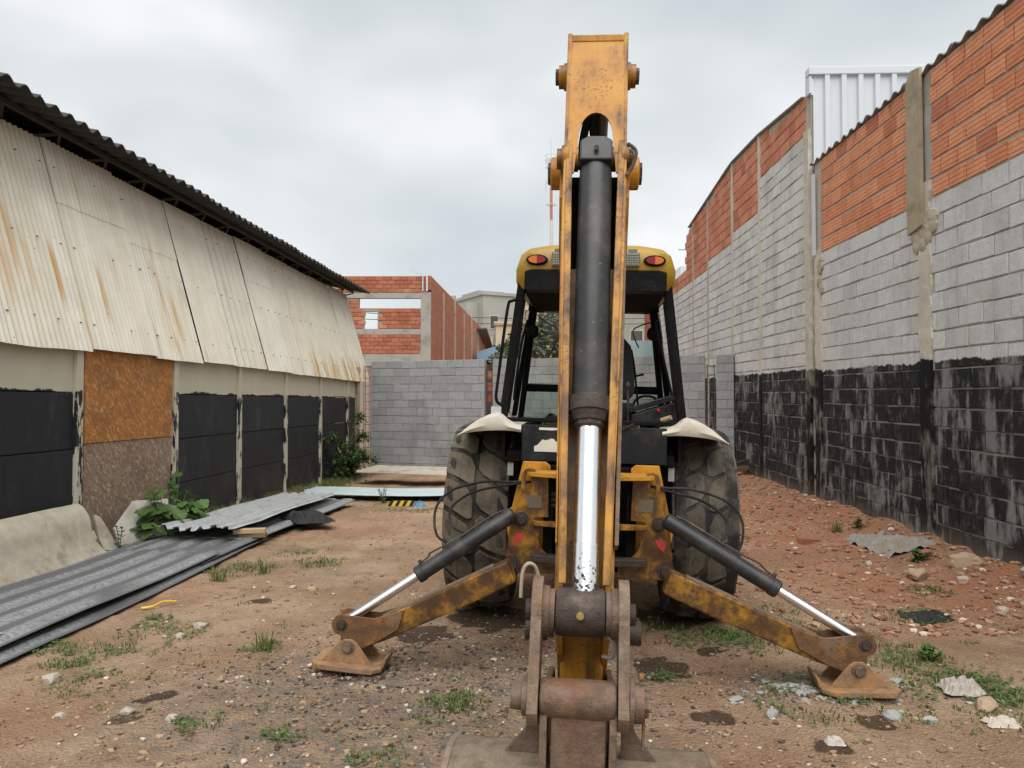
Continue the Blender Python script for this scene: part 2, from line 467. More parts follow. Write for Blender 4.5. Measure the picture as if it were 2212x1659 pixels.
def cladding_mat():
    n = NT('cladding')
    p = n.pos()
    x, y, z = n.sep(p)
    k = n.rnd()
    c = n.mix(k, (0.68, 0.64, 0.52), (0.75, 0.72, 0.63))
    c = n.mul(c, n.math('MULTIPLY_ADD', n.noise(p, 2.5, 6, 0.6), 0.4, 0.8))
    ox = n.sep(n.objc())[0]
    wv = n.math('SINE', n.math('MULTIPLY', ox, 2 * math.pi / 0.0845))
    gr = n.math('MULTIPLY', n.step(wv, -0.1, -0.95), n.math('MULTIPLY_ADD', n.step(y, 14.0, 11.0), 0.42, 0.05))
    c = n.mix(gr, c, (0.27, 0.24, 0.17))  # valleys darkened in the colour to stand in for shade between ribs
    # rust runs: narrow vertical streaks, strongest low on the far sheets and mid-height on the near ones
    run = n.noise(n.map(p, (1.0, 3.0, 0.5), (0, 0.3, 0)), 1.0, 3, 0.55)
    fine = n.noise(n.map(p, (1, 22, 1.2)), 1.0, 4, 0.6)
    farlow = n.math('MULTIPLY', n.step(y, 12.5, 18.5), n.step(z, 3.1, 2.1))
    s = n.math('ADD', n.math('MULTIPLY', run, 0.8), n.math('MULTIPLY', fine, 0.28))
    s = n.math('ADD', s, n.math('MULTIPLY', farlow, 0.17))
    m = n.step(s, 0.62, 0.80)
    c = n.mix(n.math('MULTIPLY', m, 0.8), c, n.mix(fine, (0.55, 0.34, 0.09), (0.38, 0.17, 0.04)))
    for (y0, z0, wd, ln, am) in ((7.42, 3.25, .07, .55, .75), (7.62, 3.0, .05, .45, .55), (8.02, 2.95, .06, .50, .95), (8.78, 2.85, .055, .42, .8), (10.45, 2.72, .085, .45, .75), (7.25, 2.9, .1, .5, .5), (17.6, 2.45, .10, .4, .7), (18.6, 2.4, .16, .38, .85), (19.4, 2.4, .14, .4, .8), (20.1, 2.45, .12, .35, .7), (16.4, 2.6, .06, .5, .6)):
        # tapering run below a corroded fixing
        dz = n.math('DIVIDE', n.math('SUBTRACT', z, z0), ln)
        env = n.math('MULTIPLY', n.step(dz, 1.0, 0.25), n.step(dz, -1.0, -0.2))
        dy = n.math('ABSOLUTE', n.math('DIVIDE', n.math('SUBTRACT', n.math('ADD', y, n.math('MULTIPLY_ADD', fine, 0.06, -0.03)), y0), wd))
        f = n.math('MULTIPLY', n.math('MULTIPLY', n.step(dy, 1.3, 0.1), env), am)
        c = n.mix(n.math('MULTIPLY', f, n.math('MULTIPLY_ADD', fine, 0.7, 0.45)), c, (0.52, 0.27, 0.055))
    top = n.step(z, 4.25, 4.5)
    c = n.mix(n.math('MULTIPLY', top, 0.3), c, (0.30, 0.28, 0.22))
    sp = n.step(n.noise(p, 28, 3, 0.5), 0.735, 0.75)
    c = n.mix(sp, c, (0.13, 0.05, 0.03))
    MAT['cladding'] = n.fin(c, 0.6, 0, 0.35)
cladding_mat()

def dark_sheet_mat():
    n = NT('sheet_dark')
    o = n.objc()
    p = n.pos()
    x, y, z = n.sep(o)
    mott = n.noise(p, 38, 5, 0.75)
    # strips where the dark coat is rubbed down to mottled zinc, running along the ribs
    strip = n.math('FRACT', n.math('MULTIPLY', x, 1 / 0.26))
    st = n.math('MULTIPLY', n.step(strip, 0.36, 0.44), n.step(strip, 0.92, 0.84))
    st = n.math('MULTIPLY', st, n.step(n.noise(n.map(p, (1.2, 0.7, 1)), 1.0, 4), 0.36, 0.52))
    c = n.mix(mott, (0.10, 0.10, 0.102), (0.155, 0.157, 0.158))
    c = n.mix(n.math('MULTIPLY', st, n.step(mott, 0.30, 0.62)), c, (0.30, 0.315, 0.32))
    n.bump(mott, 0.1, 0.004)
    MAT['sheet_dark'] = n.fin(c, 0.52, 0.15, 0.4)
dark_sheet_mat()

def ground_mat():
    n = NT('dirt')
    p = n.pos()
    red, dark, grav = n.attr('red'), n.attr('dark'), n.attr('gravel')
    n1 = n.noise(p, 1.1, 6, 0.6)
    n2 = n.noise(p, 8, 7, 0.68)
    n3 = n.noise(p, 48, 6, 0.72)
    c = n.mix(n.step(n1, 0.36, 0.66), (0.315, 0.205, 0.125), (0.44, 0.31, 0.205))
    c = n.mix(n.math('MULTIPLY', n.step(n2, 0.50, 0.74), 0.8), c, (0.19, 0.12, 0.072))
    c = n.mix(n.math('MULTIPLY', red, n.step(n2, 0.22, 0.66)), c, (0.40, 0.165, 0.085))
    c = n.mix(n.math('MULTIPLY', grav, n.step(n2, 0.3, 0.7)), c, (0.205, 0.175, 0.145))
    c = n.mul(c, n.math('MULTIPLY_ADD', n3, 0.9, 0.55))
    v = n.voro(n.map(p, (1, 1, 1)), 55)
    chip = n.math('MULTIPLY', n.step(v, 0.20, 0.12), n.step(n.noise(p, 30, 2), 0.47, 0.58))
    c = n.mix(n.math('MULTIPLY', chip, 0.85), c, (0.52, 0.44, 0.35))
    v2 = n.voro(n.map(p, (1, 1, 1), (5, 3, 0)), 90)
    c = n.mix(n.math('MULTIPLY', n.math('MULTIPLY', n.step(v2, 0.22, 0.10), n.step(n3, 0.45, 0.6)), 0.65), c, (0.07, 0.045, 0.032))
    dk = n.step(n.math('ADD', dark, n.math('MULTIPLY_ADD', n2, 0.7, -0.35)), 0.30, 0.62)
    c = n.mix(n.math('MULTIPLY', dk, 0.82), c, (0.042, 0.026, 0.018))
    pale = n.step(n.noise(n.map(p, (1, 1, 1), (8, 2, 0)), 2.4, 5, 0.65), 0.55, 0.72)
    c = n.mix(n.math('MULTIPLY', pale, 0.35), c, (0.50, 0.40, 0.29))
    h = n.math('ADD', n.math('MULTIPLY', n2, 0.8), n.math('ADD', n3, n.math('MULTIPLY', v, -0.7)))
    n.bump(h, 0.9, 0.03)
    MAT['dirt'] = n.fin(c, 0.97, 0, 0.15)
ground_mat()

def leaf_mat(name, a, b):
    n = NT(name)
    k = n.rnd()
    c = n.mix(k, a, b)
    c = n.mul(c, n.math('MULTIPLY_ADD', n.noise(n.pos(), 12, 4), 0.6, 0.7))
    n.fin(c, 0.6, 0, 0.25)
    n.t.nodes.remove(n.b)
    d = n.node('ShaderNodeBsdfDiffuse')
    t = n.node('ShaderNodeBsdfTranslucent')
    g = n.node('ShaderNodeBsdfGlossy', Roughness=0.45)
    for s in (d, t):
        n.t.links.new(c, s.inputs[0])
    m1 = n.t.nodes.new('ShaderNodeMixShader'); m1.inputs[0].default_value = 0.3
    n.t.links.new(d.outputs[0], m1.inputs[1]); n.t.links.new(t.outputs[0], m1.inputs[2])
    m2 = n.t.nodes.new('ShaderNodeMixShader'); m2.inputs[0].default_value = 0.04
    n.t.links.new(m1.outputs[0], m2.inputs[1]); n.t.links.new(g.outputs[0], m2.inputs[2])
    n.t.links.new(m2.outputs[0], n.out.inputs['Surface'])
    MAT[name] = n.m
leaf_mat('leaf_bush', (0.055, 0.115, 0.025), (0.10, 0.19, 0.045))
leaf_mat('leaf_vine', (0.04, 0.085, 0.022), (0.085, 0.15, 0.04))
leaf_mat('leaf_grass', (0.085, 0.13, 0.028), (0.17, 0.19, 0.055))
leaf_mat('leaf_weed', (0.075, 0.15, 0.045), (0.13, 0.20, 0.065))
leaf_mat('leaf_far', (0.05, 0.07, 0.035), (0.10, 0.12, 0.055))

# ------------------------------------------------------------------ mesh helpers
class MB:
    def __init__(self, off=(0, 0, 0)):
        self.v, self.f, self.off = [], [], Vector(off)
    def add(self, vs, fs, M=None):
        b = len(self.v)
        for q in vs:
            q = Vector(q)
            self.v.append((M @ q if M else q) + self.off)
        self.f += [tuple(b + i for i in f) for f in fs]
        return self
    def box(self, lo, hi, M=None):
        x0, y0, z0 = lo; x1, y1, z1 = hi
        return self.add([(x0,y0,z0),(x1,y0,z0),(x1,y1,z0),(x0,y1,z0),(x0,y0,z1),(x1,y0,z1),(x1,y1,z1),(x0,y1,z1)],
                        [(0,3,2,1),(4,5,6,7),(0,1,5,4),(1,2,6,5),(2,3,7,6),(3,0,4,7)], M)
    def bar(self, a, b, w, h, up=(0, 0, 1)):
        """rectangular bar from a to b, w across, h along up"""
        a, b = Vector(a), Vector(b)
        d = (b - a).normalized()
        s = d.cross(Vector(up)).normalized()
        u = s.cross(d)
        vs = []
        for p in (a, b):
            for i, j in ((-1,-1),(1,-1),(1,1),(-1,1)):
                vs.append(p + s * (i * w / 2) + u * (j * h / 2))
        return self.add(vs, [(0,1,2,3),(7,6,5,4),(0,4,5,1),(1,5,6,2),(2,6,7,3),(3,7,4,0)])
    def cyl(self, a, b, r0, r1=None, n=24, cap=True):
        r1 = r0 if r1 is None else r1
        return self.rev(a, b, [(0, r0), (1, r1)], n, cap)
    def rev(self, a, b, prof, n=24, cap=True):
        """surface of revolution round a-b; prof = [(t along a-b, radius)]"""
        a, b = Vector(a), Vector(b)
        d = (b - a)
        e = d.normalized()
        s = e.orthogonal().normalized(); u = e.cross(s)
        vs, fs = [], []
        for t, r in prof:
            for i in range(n):
                an = 2 * math.pi * i / n
                vs.append(a + d * t + (s * math.cos(an) + u * math.sin(an)) * r)
        for k in range(len(prof) - 1):
            for i in range(n):
                j = (i + 1) % n
                fs.append((k*n+i, k*n+j, (k+1)*n+j, (k+1)*n+i))
        if cap:
            fs.append(tuple(reversed(range(n))))
            fs.append(tuple(range((len(prof)-1)*n, len(prof)*n)))
        return self.add(vs, fs)
    def tube(self, pts, r, n=8, smooth=6, closed=False):
        pts = catmull(pts, smooth) if smooth else [Vector(p) for p in pts]
        vs, fs = [], []
        up = None
        for i, p in enumerate(pts):
            d = (pts[min(i+1, len(pts)-1)] - pts[max(i-1, 0)]).normalized()
            s = d.orthogonal().normalized() if up is None else (up - d * up.dot(d)).normalized()
            up = s
            u = d.cross(s)
            rr = r if not callable(r) else r(i / (len(pts) - 1))
            for k in range(n):
                an = 2 * math.pi * k / n
                vs.append(p + (s * math.cos(an) + u * math.sin(an)) * rr)
        for i in range(len(pts) - 1):
            for k in range(n):
                j = (k + 1) % n
                fs.append((i*n+k, i*n+j, (i+1)*n+j, (i+1)*n+k))
        fs.append(tuple(reversed(range(n)))); fs.append(tuple(range((len(pts)-1)*n, len(pts)*n)))
        return self.add(vs, fs)
    def prism(self, loops, axis, a, b, M=None):
        """outline(s) (first outer, rest holes) extruded along axis from a to b.
        axis 'y': points are (x,z); axis 'x': points are (y,z); axis 'z': points are (x,y)"""
        if not isinstance(loops[0][0], (tuple, list)):
            loops = [loops]
        def to3(p, w):
            return (p[0], w, p[1]) if axis == 'y' else (w, p[0], p[1]) if axis == 'x' else (p[0], p[1], w)
        flat = [p for l in loops for p in l]
        n = len(flat)
        vs = [to3(p, a) for p in flat] + [to3(p, b) for p in flat]
        tri = tessellate_polygon([[Vector((p[0], p[1], 0)) for p in l] for l in loops])
        fs = []
        for t in tri:
            fs.append(tuple(t)); fs.append(tuple(n + i for i in reversed(t)))
        k = 0
        for l in loops:
            m = len(l)
            for i in range(m):
                j = (i + 1) % m
                fs.append((k+i, k+j, n+k+j, n+k+i))
            k += m
        return self.add(vs, fs, M)
    def build(self, name, mat, parent=None, smooth=False, bevel=0.0, recalc=True, M=None):
        me = bpy.data.meshes.new(name)
        me.from_pydata([tuple(v) for v in self.v], [], self.f)
        if recalc:
            bm = bmesh.new(); bm.from_mesh(me)
            bmesh.ops.recalc_face_normals(bm, faces=bm.faces)
            bm.to_mesh(me); bm.free()
        me.materials.append(MAT[mat] if isinstance(mat, str) else mat)
        if smooth:
            me.polygons.foreach_set('use_smooth', [True] * len(me.polygons))
            try:
                me.set_sharp_from_angle(angle=R(38))
            except Exception:
                pass
        o = bpy.data.objects.new(name, me)
        COL.objects.link(o)
        if parent: o.parent = parent
        if M is not None: o.matrix_local = M
        if bevel:
            md = o.modifiers.new('bevel', 'BEVEL')
            md.width = bevel; md.segments = 2; md.limit_method = 'ANGLE'; md.angle_limit = R(40)
            md.harden_normals = False
        return o

def catmull(pts, k):
    P = [Vector(p) for p in pts]
    out = []
    for i in range(len(P) - 1):
        p0, p1, p2, p3 = P[max(i-1, 0)], P[i], P[i+1], P[min(i+2, len(P)-1)]
        for j in range(k):
            t = j / k
            out.append(0.5 * ((2*p1) + (p2-p0)*t + (2*p0-5*p1+4*p2-p3)*t*t + (3*p1-p0-3*p2+p3)*t**3))
    out.append(P[-1])
    return out

def thing(name, label, cat, loc=(0, 0, 0), rotz=0.0, group=None):
    o = bpy.data.objects.new(name, None)
    o.empty_display_size = 0.3
    COL.objects.link(o)
    o.location = loc
    o.rotation_euler = (0, 0, rotz)
    o['label'] = label; o['category'] = cat
    if group: o['group'] = group
    return o
def tag(o, label, cat, group=None, kind=None):
    o['label'] = label; o['category'] = cat
    if group: o['group'] = group
    if kind: o['kind'] = kind
    return o
def clone(o, parent, M):
    c = o.copy()
    COL.objects.link(c)
    c.parent = parent
    c.matrix_local = M
    return c
def fbm(x, y, z=0.0, o=4):
    return noise.fractal(Vector((x, y, z)), 1.0, 2.0, o)
def sst(v, a, b):
    t = min(1, max(0, (v - a) / (b - a)))
    return t * t * (3 - 2 * t)

# walls of the lot: x as a function of depth y
def XL(y): return -5.08 + 0.0536 * y
def XR(y): return 4.15 + 0.0355 * y

# ------------------------------------------------------------------ ground
DARK = [(1.03,3.96,.11),(0.89,4.69,.20),(1.28,4.99,.10),(1.82,3.89,.10),(-1.87,4.21,.07),(-0.86,4.60,.17),  # last spot on this line is the left pad's shadow, painted into the soil
        (-1.93,3.88,.08),(-1.95,4.10,.06),(1.5,3.62,.09),(0.55,5.7,.30),(-0.15,5.75,.34),(1.15,5.8,.32),(-2.02,6.19,.09),(-0.6,5.3,.2)]
def gz(x, y):
    h = -0.15 * sst(y, 9, 18) * sst(-x, -1.0, 2.0)
    h += 0.05 * sst(x, 1.2, 3.6) * sst(y, 3, 6)
    d = XR(y) - x
    if -0.5 < d < 1.6 and 3 < y < 18:
        h += (0.13 + 0.07 * fbm(x * 1.7, y * 1.7, 3.0)) * math.exp(-(d / 0.55) ** 2)
    h += 0.026 * fbm(x * 1.1, y * 1.1, 0.3) + 0.016 * fbm(x * 4.2, y * 4.2, 7.0, 4)
    for tx in (-0.35, 0.78, 1.75):            # old wheel ruts leading to the machine
        q = (x - tx - 0.1 * y - 0.12 * math.sin(y * 0.9)) / 0.16
        if abs(q) < 3 and y < 7: h += -0.022 * math.exp(-q * q) * (0.6 + 0.8 * fbm(x, y * .8, 11))
    for (a, b, r) in DARK[:4]:
        q = ((x - a) ** 2 + (y - b) ** 2) / (r * r)
        if q < 4: h -= 0.018 * math.exp(-q * 1.5)
    return h

def axis_vals(lo, hi, step, far):
    v = [lo + i * step for i in range(int(round((hi - lo) / step)) + 1)]
    out_, s = [], step
    p = hi
    while p < far[1]:
        s *= 1.5; p += s; out_.append(p)
    pre, s, p = [], step, lo
    while p > far[0]:
        s *= 1.5; p -= s; pre.append(p)
    return list(reversed(pre)) + v + out_
def make_ground():
    xs = axis_vals(-5.0, 5.2, 0.055, (-600, 600))
    ys = axis_vals(2.4, 13.0, 0.055, (-60, 900))
    nx, ny = len(xs), len(ys)
    vs, red, dark, grav = [], [], [], []
    for y in ys:
        for x in xs:
            near = abs(x) < 8 and -2 < y < 24
            vs.append((x, y, gz(x, y) if near else -0.06))
            j = 0.5 * fbm(x * 0.9, y * 0.9, 9.0)
            rr = max(sst(x + j, 1.6, 3.4) * sst(y, 4.6, 6.5), 0.75 * sst(y + 2 * j, 10, 13) * sst(x, -2.5, 0.5), 0.55 * math.exp(-((x - 1.0) ** 2 + (y - 3.3) ** 2) / 0.25), 0.35 * sst(fbm(x * .7, y * .7, 4), 0.1, 0.5))
            red.append(min(1, rr))
            dk = 0.0
            for (a, b, r) in DARK:
                q = ((x - a) ** 2 + ((y - b) * 1.0) ** 2) / (r * r)
                if q < 3: dk = max(dk, sst(1.25 + 0.7 * fbm(x * 9, y * 9, 2) - q, 0.0, 0.7))
            dark.append(dk)
            gq = math.exp(-(((x + 0.55) / 0.9) ** 2 + ((y - 4.6) / 0.6) ** 2)) + 0.7 * math.exp(-(((x + .3) / 1.4) ** 2 + ((y - 3.6) / 0.5) ** 2)) + math.exp(-(((x - 1.7) / .4) ** 2 + ((y - 4.35) / .22) ** 2))
            grav.append(min(1, 1.3 * gq + 0.4 * sst(fbm(x * .6, y * .6, 21), .15, .5)))
    fs = [(j*nx+i, j*nx+i+1, (j+1)*nx+i+1, (j+1)*nx+i) for j in range(ny-1) for i in range(nx-1)]
    me = bpy.data.meshes.new('ground')
    me.from_pydata(vs, [], fs)
    for nm, arr in (('red', red), ('dark', dark), ('gravel', grav)):
        at = me.attributes.new(nm, 'FLOAT', 'POINT')
        at.data.foreach_set('value', arr)
    me.polygons.foreach_set('use_smooth', [True] * len(me.polygons))
    me.materials.append(MAT['dirt'])
    o = bpy.data.objects.new('ground', me)
    COL.objects.link(o)
    o['kind'] = 'structure'
    o['label'] = 'bare brown dirt yard with gravel and reddish soil'
make_ground()

# ------------------------------------------------------------------ masonry
def piece_mesh(name, mat, w, h, d, jit, ch=0.006):
    """one brick or block: chamfered front (towards -y), w x h, d deep"""
    def j(): return random.uniform(-jit, jit)
    W, H = w / 2, h / 2
    fr = [(-W+ch+j(), -d+j()*.4, -H+ch+j()), (W-ch+j(), -d+j()*.4, -H+ch+j()), (W-ch+j(), -d+j()*.4, H-ch+j()), (-W+ch+j(), -d+j()*.4, H-ch+j())]
    md = [(-W+j()*.5, -d+ch, -H+j()*.5), (W+j()*.5, -d+ch, -H+j()*.5), (W+j()*.5, -d+ch, H+j()*.5), (-W+j()*.5, -d+ch, H+j()*.5)]
    bk = [(-W, 0.004, -H), (W, 0.004, -H), (W, 0.004, H), (-W, 0.004, H)]
    vs = fr + md + bk
    fs = [(0,1,2,3)]
    for k in (0, 4):
        for i in range(4):
            jn = (i + 1) % 4
            fs.append((k+i, k+4+i, k+4+jn, k+jn))
    me = bpy.data.meshes.new(name)
    me.from_pydata(vs, [], fs)
    bm = bmesh.new(); bm.from_mesh(me); bmesh.ops.recalc_face_normals(bm, faces=bm.faces); bm.to_mesh(me); bm.free()
    me.materials.append(MAT[mat])
    return me

def lay(root, name, mat, spots, w, h, d, jit, limit=300, side=-1, near=None, rest_name=None):
    """spots: (u, z, length scale) along the wall; nearest `limit` are parts, the rest one joined part.
    side -1: face towards local -y, +1: towards +y"""
    if near: spots = sorted(spots, key=near)
    var = [piece_mesh(name, mat, w, h, d, jit) for _ in range(4)]
    flip = Matrix.Rotation(math.pi, 4, 'Z') if side > 0 else Matrix.Identity(4)
    for i, (u, z, s) in enumerate(spots[:limit]):
        o = bpy.data.objects.new(name, var[random.randrange(4)])
        COL.objects.link(o)
        o.parent = root
        o.matrix_local = Matrix.Translation((u, side * random.uniform(-0.002, 0.004), z)) @ Matrix.Rotation(random.gauss(0, 0.006), 4, 'Y') @ flip @ Matrix.Diagonal((s, 1, 1, 1))
    rest = spots[limit:]
    if rest:
        vs, fs = [], []
        for (u, z, s) in rest:
            me = var[random.randrange(4)]
            M = Matrix.Translation((u, side * random.uniform(-0.002, 0.004), z)) @ Matrix.Rotation(random.gauss(0, 0.006), 4, 'Y') @ flip @ Matrix.Diagonal((s, 1, 1, 1))
            b = len(vs)
            vs += [tuple(M @ v.co) for v in me.vertices]
            fs += [tuple(b + k for k in p.vertices) for p in me.polygons]
        me = bpy.data.meshes.new(rest_name or name + '_rest')
        me.from_pydata(vs, [], fs)
        me.materials.append(MAT[mat])
        o = bpy.data.objects.new(rest_name or name + '_rest', me)
        COL.objects.link(o)
        o.parent = root
        o['kind'] = 'stuff'

def courses(u0, u1, z0, z1, pitch, rise, phase=0, skip=None, slope=0.0, top=None, bottom=None):
    """running bond between u0 and u1; bricks are clipped at the ends"""
    out_ = []
    i = 0
    z = z0
    while z + rise * 0.6 < z1:
        zc = z + rise / 2
        off = ((i + phase) % 2) * pitch / 2 + random.uniform(-0.03, 0.03)
        u = u0 - off
        while u < u1 - 0.03:
            a, b = max(u, u0), min(u + pitch, u1)
            if b - a > 0.07:
                uc = (a + b) / 2
                zz = zc + slope * (uc - 8) + 0.006 * fbm(uc * 0.7, z * 3.1, 5.5) + random.gauss(0, 0.0022)
                if not (skip and skip(uc, zz)) and not (top and zz + rise * .45 > top(uc)) and not (bottom and zz - rise * .45 < bottom(uc)):
                    out_.append((uc, zz, (b - a - 0.012) / (pitch - 0.012)))
            u += pitch
        z += rise
        i += 1
    return out_

RW_ROT = math.atan2(1, 0.0355)       # local x runs along the right-hand wall, local y into the lot
LW_ROT = math.atan2(1, 0.0536)

# ---- right, near: warehouse flank of grey block with ribbed orange brick above
SL = 0.013
nw = thing('brick_warehouse', 'near right warehouse flank, worn black paint low, grey blocks, ribbed orange brick on top', 'building', (4.15, 0, 0), RW_ROT)
NB = 3.74
def sl(u): return SL * (u - 8)
m = MB()
m.prism([(2.6, -0.4), (11.55, -0.4), (11.55, NB + sl(11.55)), (2.6, NB + sl(2.6))], 'y', -0.16, 0.0)
m.build('mortar_bed', 'mortar_painted', nw)
m = MB(); m.prism([(2.6, NB + .001 + sl(2.6)), (11.5, NB + .001 + sl(11.5)), (11.5, 5.12 + sl(11.5)), (2.6, 5.12 + sl(2.6))], 'y', -0.16, 0.0); m.build('mortar_bed', 'mortar', nw)
m = MB(); m.box((2.6, -6.0, -0.4), (2.75, -0.17, 5.1)); m.box((2.6, -6.1, -0.4), (11.5, -6.0, 5.1)); m.build('hidden_walls', 'mortar', nw)
COLS_N = [(8.08, 8.34), (11.24, 11.62)]
bays = [(2.62, 4.4), (4.66, 8.08), (8.34, 11.24)]
sp = []
for k, (a, b) in enumerate(bays):
    sp += courses(a, b, NB - 4.0, NB, 0.42, 0.2, k, slope=SL)
lay(nw, 'block', 'block_painted', sp, 0.402, 0.182, 0.014, 0.008, side=1, near=lambda s: abs(s[0] - 7.5), rest_name='block_rest')
sp = []
for k, (a, b) in enumerate(bays):
    sp += courses(a, b, NB + 0.005, 5.13, 0.325, 0.196, k, slope=SL)
lay(nw, 'brick', 'brick_ribbed', sp, 0.306, 0.166, 0.014, 0.006, side=1, near=lambda s: abs(s[0] - 8), rest_name='brick_rest')
def column(root, u0, u1, z0, z1, name, mat, proud, rough=0.01):
    m = MB()
    n = max(2, int((z1 - z0) / 0.11))
    vs, fs = [], []
    for i in range(n + 1):
        z = z0 + (z1 - z0) * i / n
        a = u0 + random.uniform(-rough, rough); b = u1 + random.uniform(-rough, rough)
        vs += [(a, -0.02, z), (a + .01, proud + random.uniform(-.003, .003), z), (b - .01, proud + random.uniform(-.003, .003), z), (b, -0.02, z)]
    for i in range(n):
        k = 4 * i
        for q in range(3):
            fs.append((k+q, k+q+1, k+q+5, k+q+4))
    fs += [(0, 1, 2, 3), (4*n+3, 4*n+2, 4*n+1, 4*n)]
    m.add(vs, fs)
    return m.build(name, mat, root)
column(nw, 4.40, 4.66, -0.3, 3.9, 'column', 'column_painted', 0.028, 0.02)
column(nw, 8.07, 8.35, -0.3, 3.95, 'column', 'column_painted', 0.028, 0.025)
column(nw, 11.24, 11.5, -0.3, 3.85, 'column', 'column_painted', 0.028, 0.02)
column(nw, 8.07, 8.36, 3.96, 5.08, 'column', 'concrete', 0.012, 0.02)
# rough cement collar where the column was recast
m = MB()
for q in range(14):
    u, z = 8.21 + random.uniform(-.22, .22), 3.42 + random.uniform(-.14, .16)
    m.rev((u, 0.0, z), (u, 0.045, z), [(0, .10), (.7, .085), (1, .03)], 8)
m.build('cement_patch', 'concrete_warm', nw, smooth=True)
m = MB()
for q in range(8):
    u, z = 11.30 + random.uniform(-.12, .06), 3.45 + random.uniform(-.25, .25)
    m.rev((u, 0.0, z), (u, 0.05, z), [(0, .09), (.7, .075), (1, .03)], 8)
m.build('cement_patch', 'concrete_warm', nw, smooth=True)
m = MB(); m.prism([(8.18, 3.49), (8.50, 3.44), (8.51, 5.12), (8.40, 5.24), (8.19, 5.20)], 'y', 0.032, 0.066); m.build('plank', 'wood_plank', nw, bevel=0.004)
m = MB()
for u in (11.42, 11.475): m.box((u - .012, 0.03, 3.78), (u + .012, 0.06, 5.0))
m.build('downpipe', 'white_metal', nw)
# fibre-cement roof edge: corrugated sheets lying on the top course
def corr_sheet(name, mat, parent, length, pitch, amp, run, thick, M, rise=0.0, res=8, smooth=True, trap=False, sag=None):
    """corrugated sheet: waves along local x (length), ribs run along local y (run)"""
    n = max(4, int(length / pitch * res))
    rows = [0.0, 1.0] if not sag else [i / 8 for i in range(9)]
    top, fs = [], []
    for r in rows:
        for i in range(n + 1):
            x = length * i / n
            t = math.sin(2 * math.pi * x / pitch)
            if trap: t = max(-1, min(1, t * 2.2))
            top.append((x, run * r, amp * t + rise * r + (sag(x, run * r) if sag else 0)))
    k = len(top)
    vs = top + [(x, y, z - thick) for x, y, z in top]
    w = n + 1
    for r in range(len(rows) - 1):
        for i in range(n):
            a = r * w + i
            fs.append((a, a+1, a+w+1, a+w)); fs.append((k+a, k+a+w, k+a+w+1, k+a+1))
    for i in range(n):
        fs.append((i, k+i, k+i+1, i+1))
        a = (len(rows)-1) * w + i
        fs.append((a, a+1, k+a+1, k+a))
    for r in range(len(rows) - 1):
        a, b = r * w, (r+1) * w
        fs.append((a, b, k+b, k+a))
        a, b = a + n, b + n
        fs.append((a, k+a, k+b, b))
    m = MB(); m.add(vs, fs)
    return m.build(name, mat, parent, smooth=smooth, M=M)
u = 2.6
first = None
while u < 11.5:
    M = Matrix.Translation((u, 0.045, 5.155 + sl(u))) @ Matrix.Rotation(R(180), 4, 'Z') @ Matrix.Translation((-1.0, 0, 0))
    if first is None:
        first = corr_sheet('roof_sheet', 'fibre_grey', nw, 1.02, 0.24, 0.026, 3.0, 0.012, M, rise=0.30, trap=False)
    else:
        clone(first, nw, M)
    u += 1.0

# ---- right, far: taller building, grey block with brick gable above
fw = thing('brick_building', 'taller far right building of grey blocks with weathered brick top and white metal panel', 'building', (4.15, 0, 0), RW_ROT)
def ftop(u):
    if u > 21.6: return 5.35
    if u < 14.36: return 6.30 + (u - 11.6) * 0.11
    if u < 16.4: return 6.604 + (u - 14.36) * 0.05
    return 6.706 - (u - 16.4) * 0.068
def fbrick(u):
    if u < 14.35: return 5.80 - 0.09 * (u - 11.6)
    return 5.22 - 0.055 * (u - 14.4)
prof = [(11.64, -0.5)] + [(11.64 + i * 0.4, ftop(11.64 + i * 0.4) - 0.02) for i in range(25)] + [(21.62, 5.33), (27.5, 5.33), (27.5, -0.5)]
m = MB(); m.prism(prof, 'y', -0.15, 0.0); m.build('mortar_bed', 'mortar_painted', fw)
FCOL = [(11.64, 11.86), (14.30, 14.44), (16.33, 16.46), (18.72, 18.84), (20.55, 20.66)]
sp, sb = [], []
ub = [(11.86, 14.30), (14.44, 16.33), (16.46, 18.72), (18.84, 20.55), (20.66, 27.4)]
for k, (a, b) in enumerate(ub):
    nblk = round((fbrick((a + min(b, 22)) / 2) + 0.1 - SL * ((a + min(b, 22)) / 2 - 8)) / 0.2)
    zb_ = -0.1 + 0.2 * nblk
    sp += courses(a, b, -0.1, zb_, 0.42, 0.2, k, slope=SL)
    sb += courses(a, b, zb_ + .004, 6.9, 0.30, 0.2, k, slope=SL, top=lambda u: ftop(u) + 0.03)
lay(fw, 'block', 'block_far', sp, 0.402, 0.182, 0.015, 0.010, side=1, near=lambda s: s[0], rest_name='block_rest')
lay(fw, 'brick', 'brick_plain', sb, 0.288, 0.184, 0.016, 0.006, side=1, near=lambda s: s[0], rest_name='brick_rest')
for k, (a, b) in enumerate(FCOL):
    column(fw, a, b, -0.3, ftop((a + b) / 2) - (0.0 if k != 0 else 0.55), 'column', 'column_painted' if k < 3 else 'concrete_warm', 0.05 if k == 0 else 0.026, 0.008)
m = MB()
for i in range(23):
    a = 11.9 + i * 0.4
    m.bar((a, 0.0, ftop(a) + .015), (a + .40, 0.0, ftop(a + .40) + .015), 0.12, 0.022)
m.build('roof_edge', 'fibre_grey', fw)
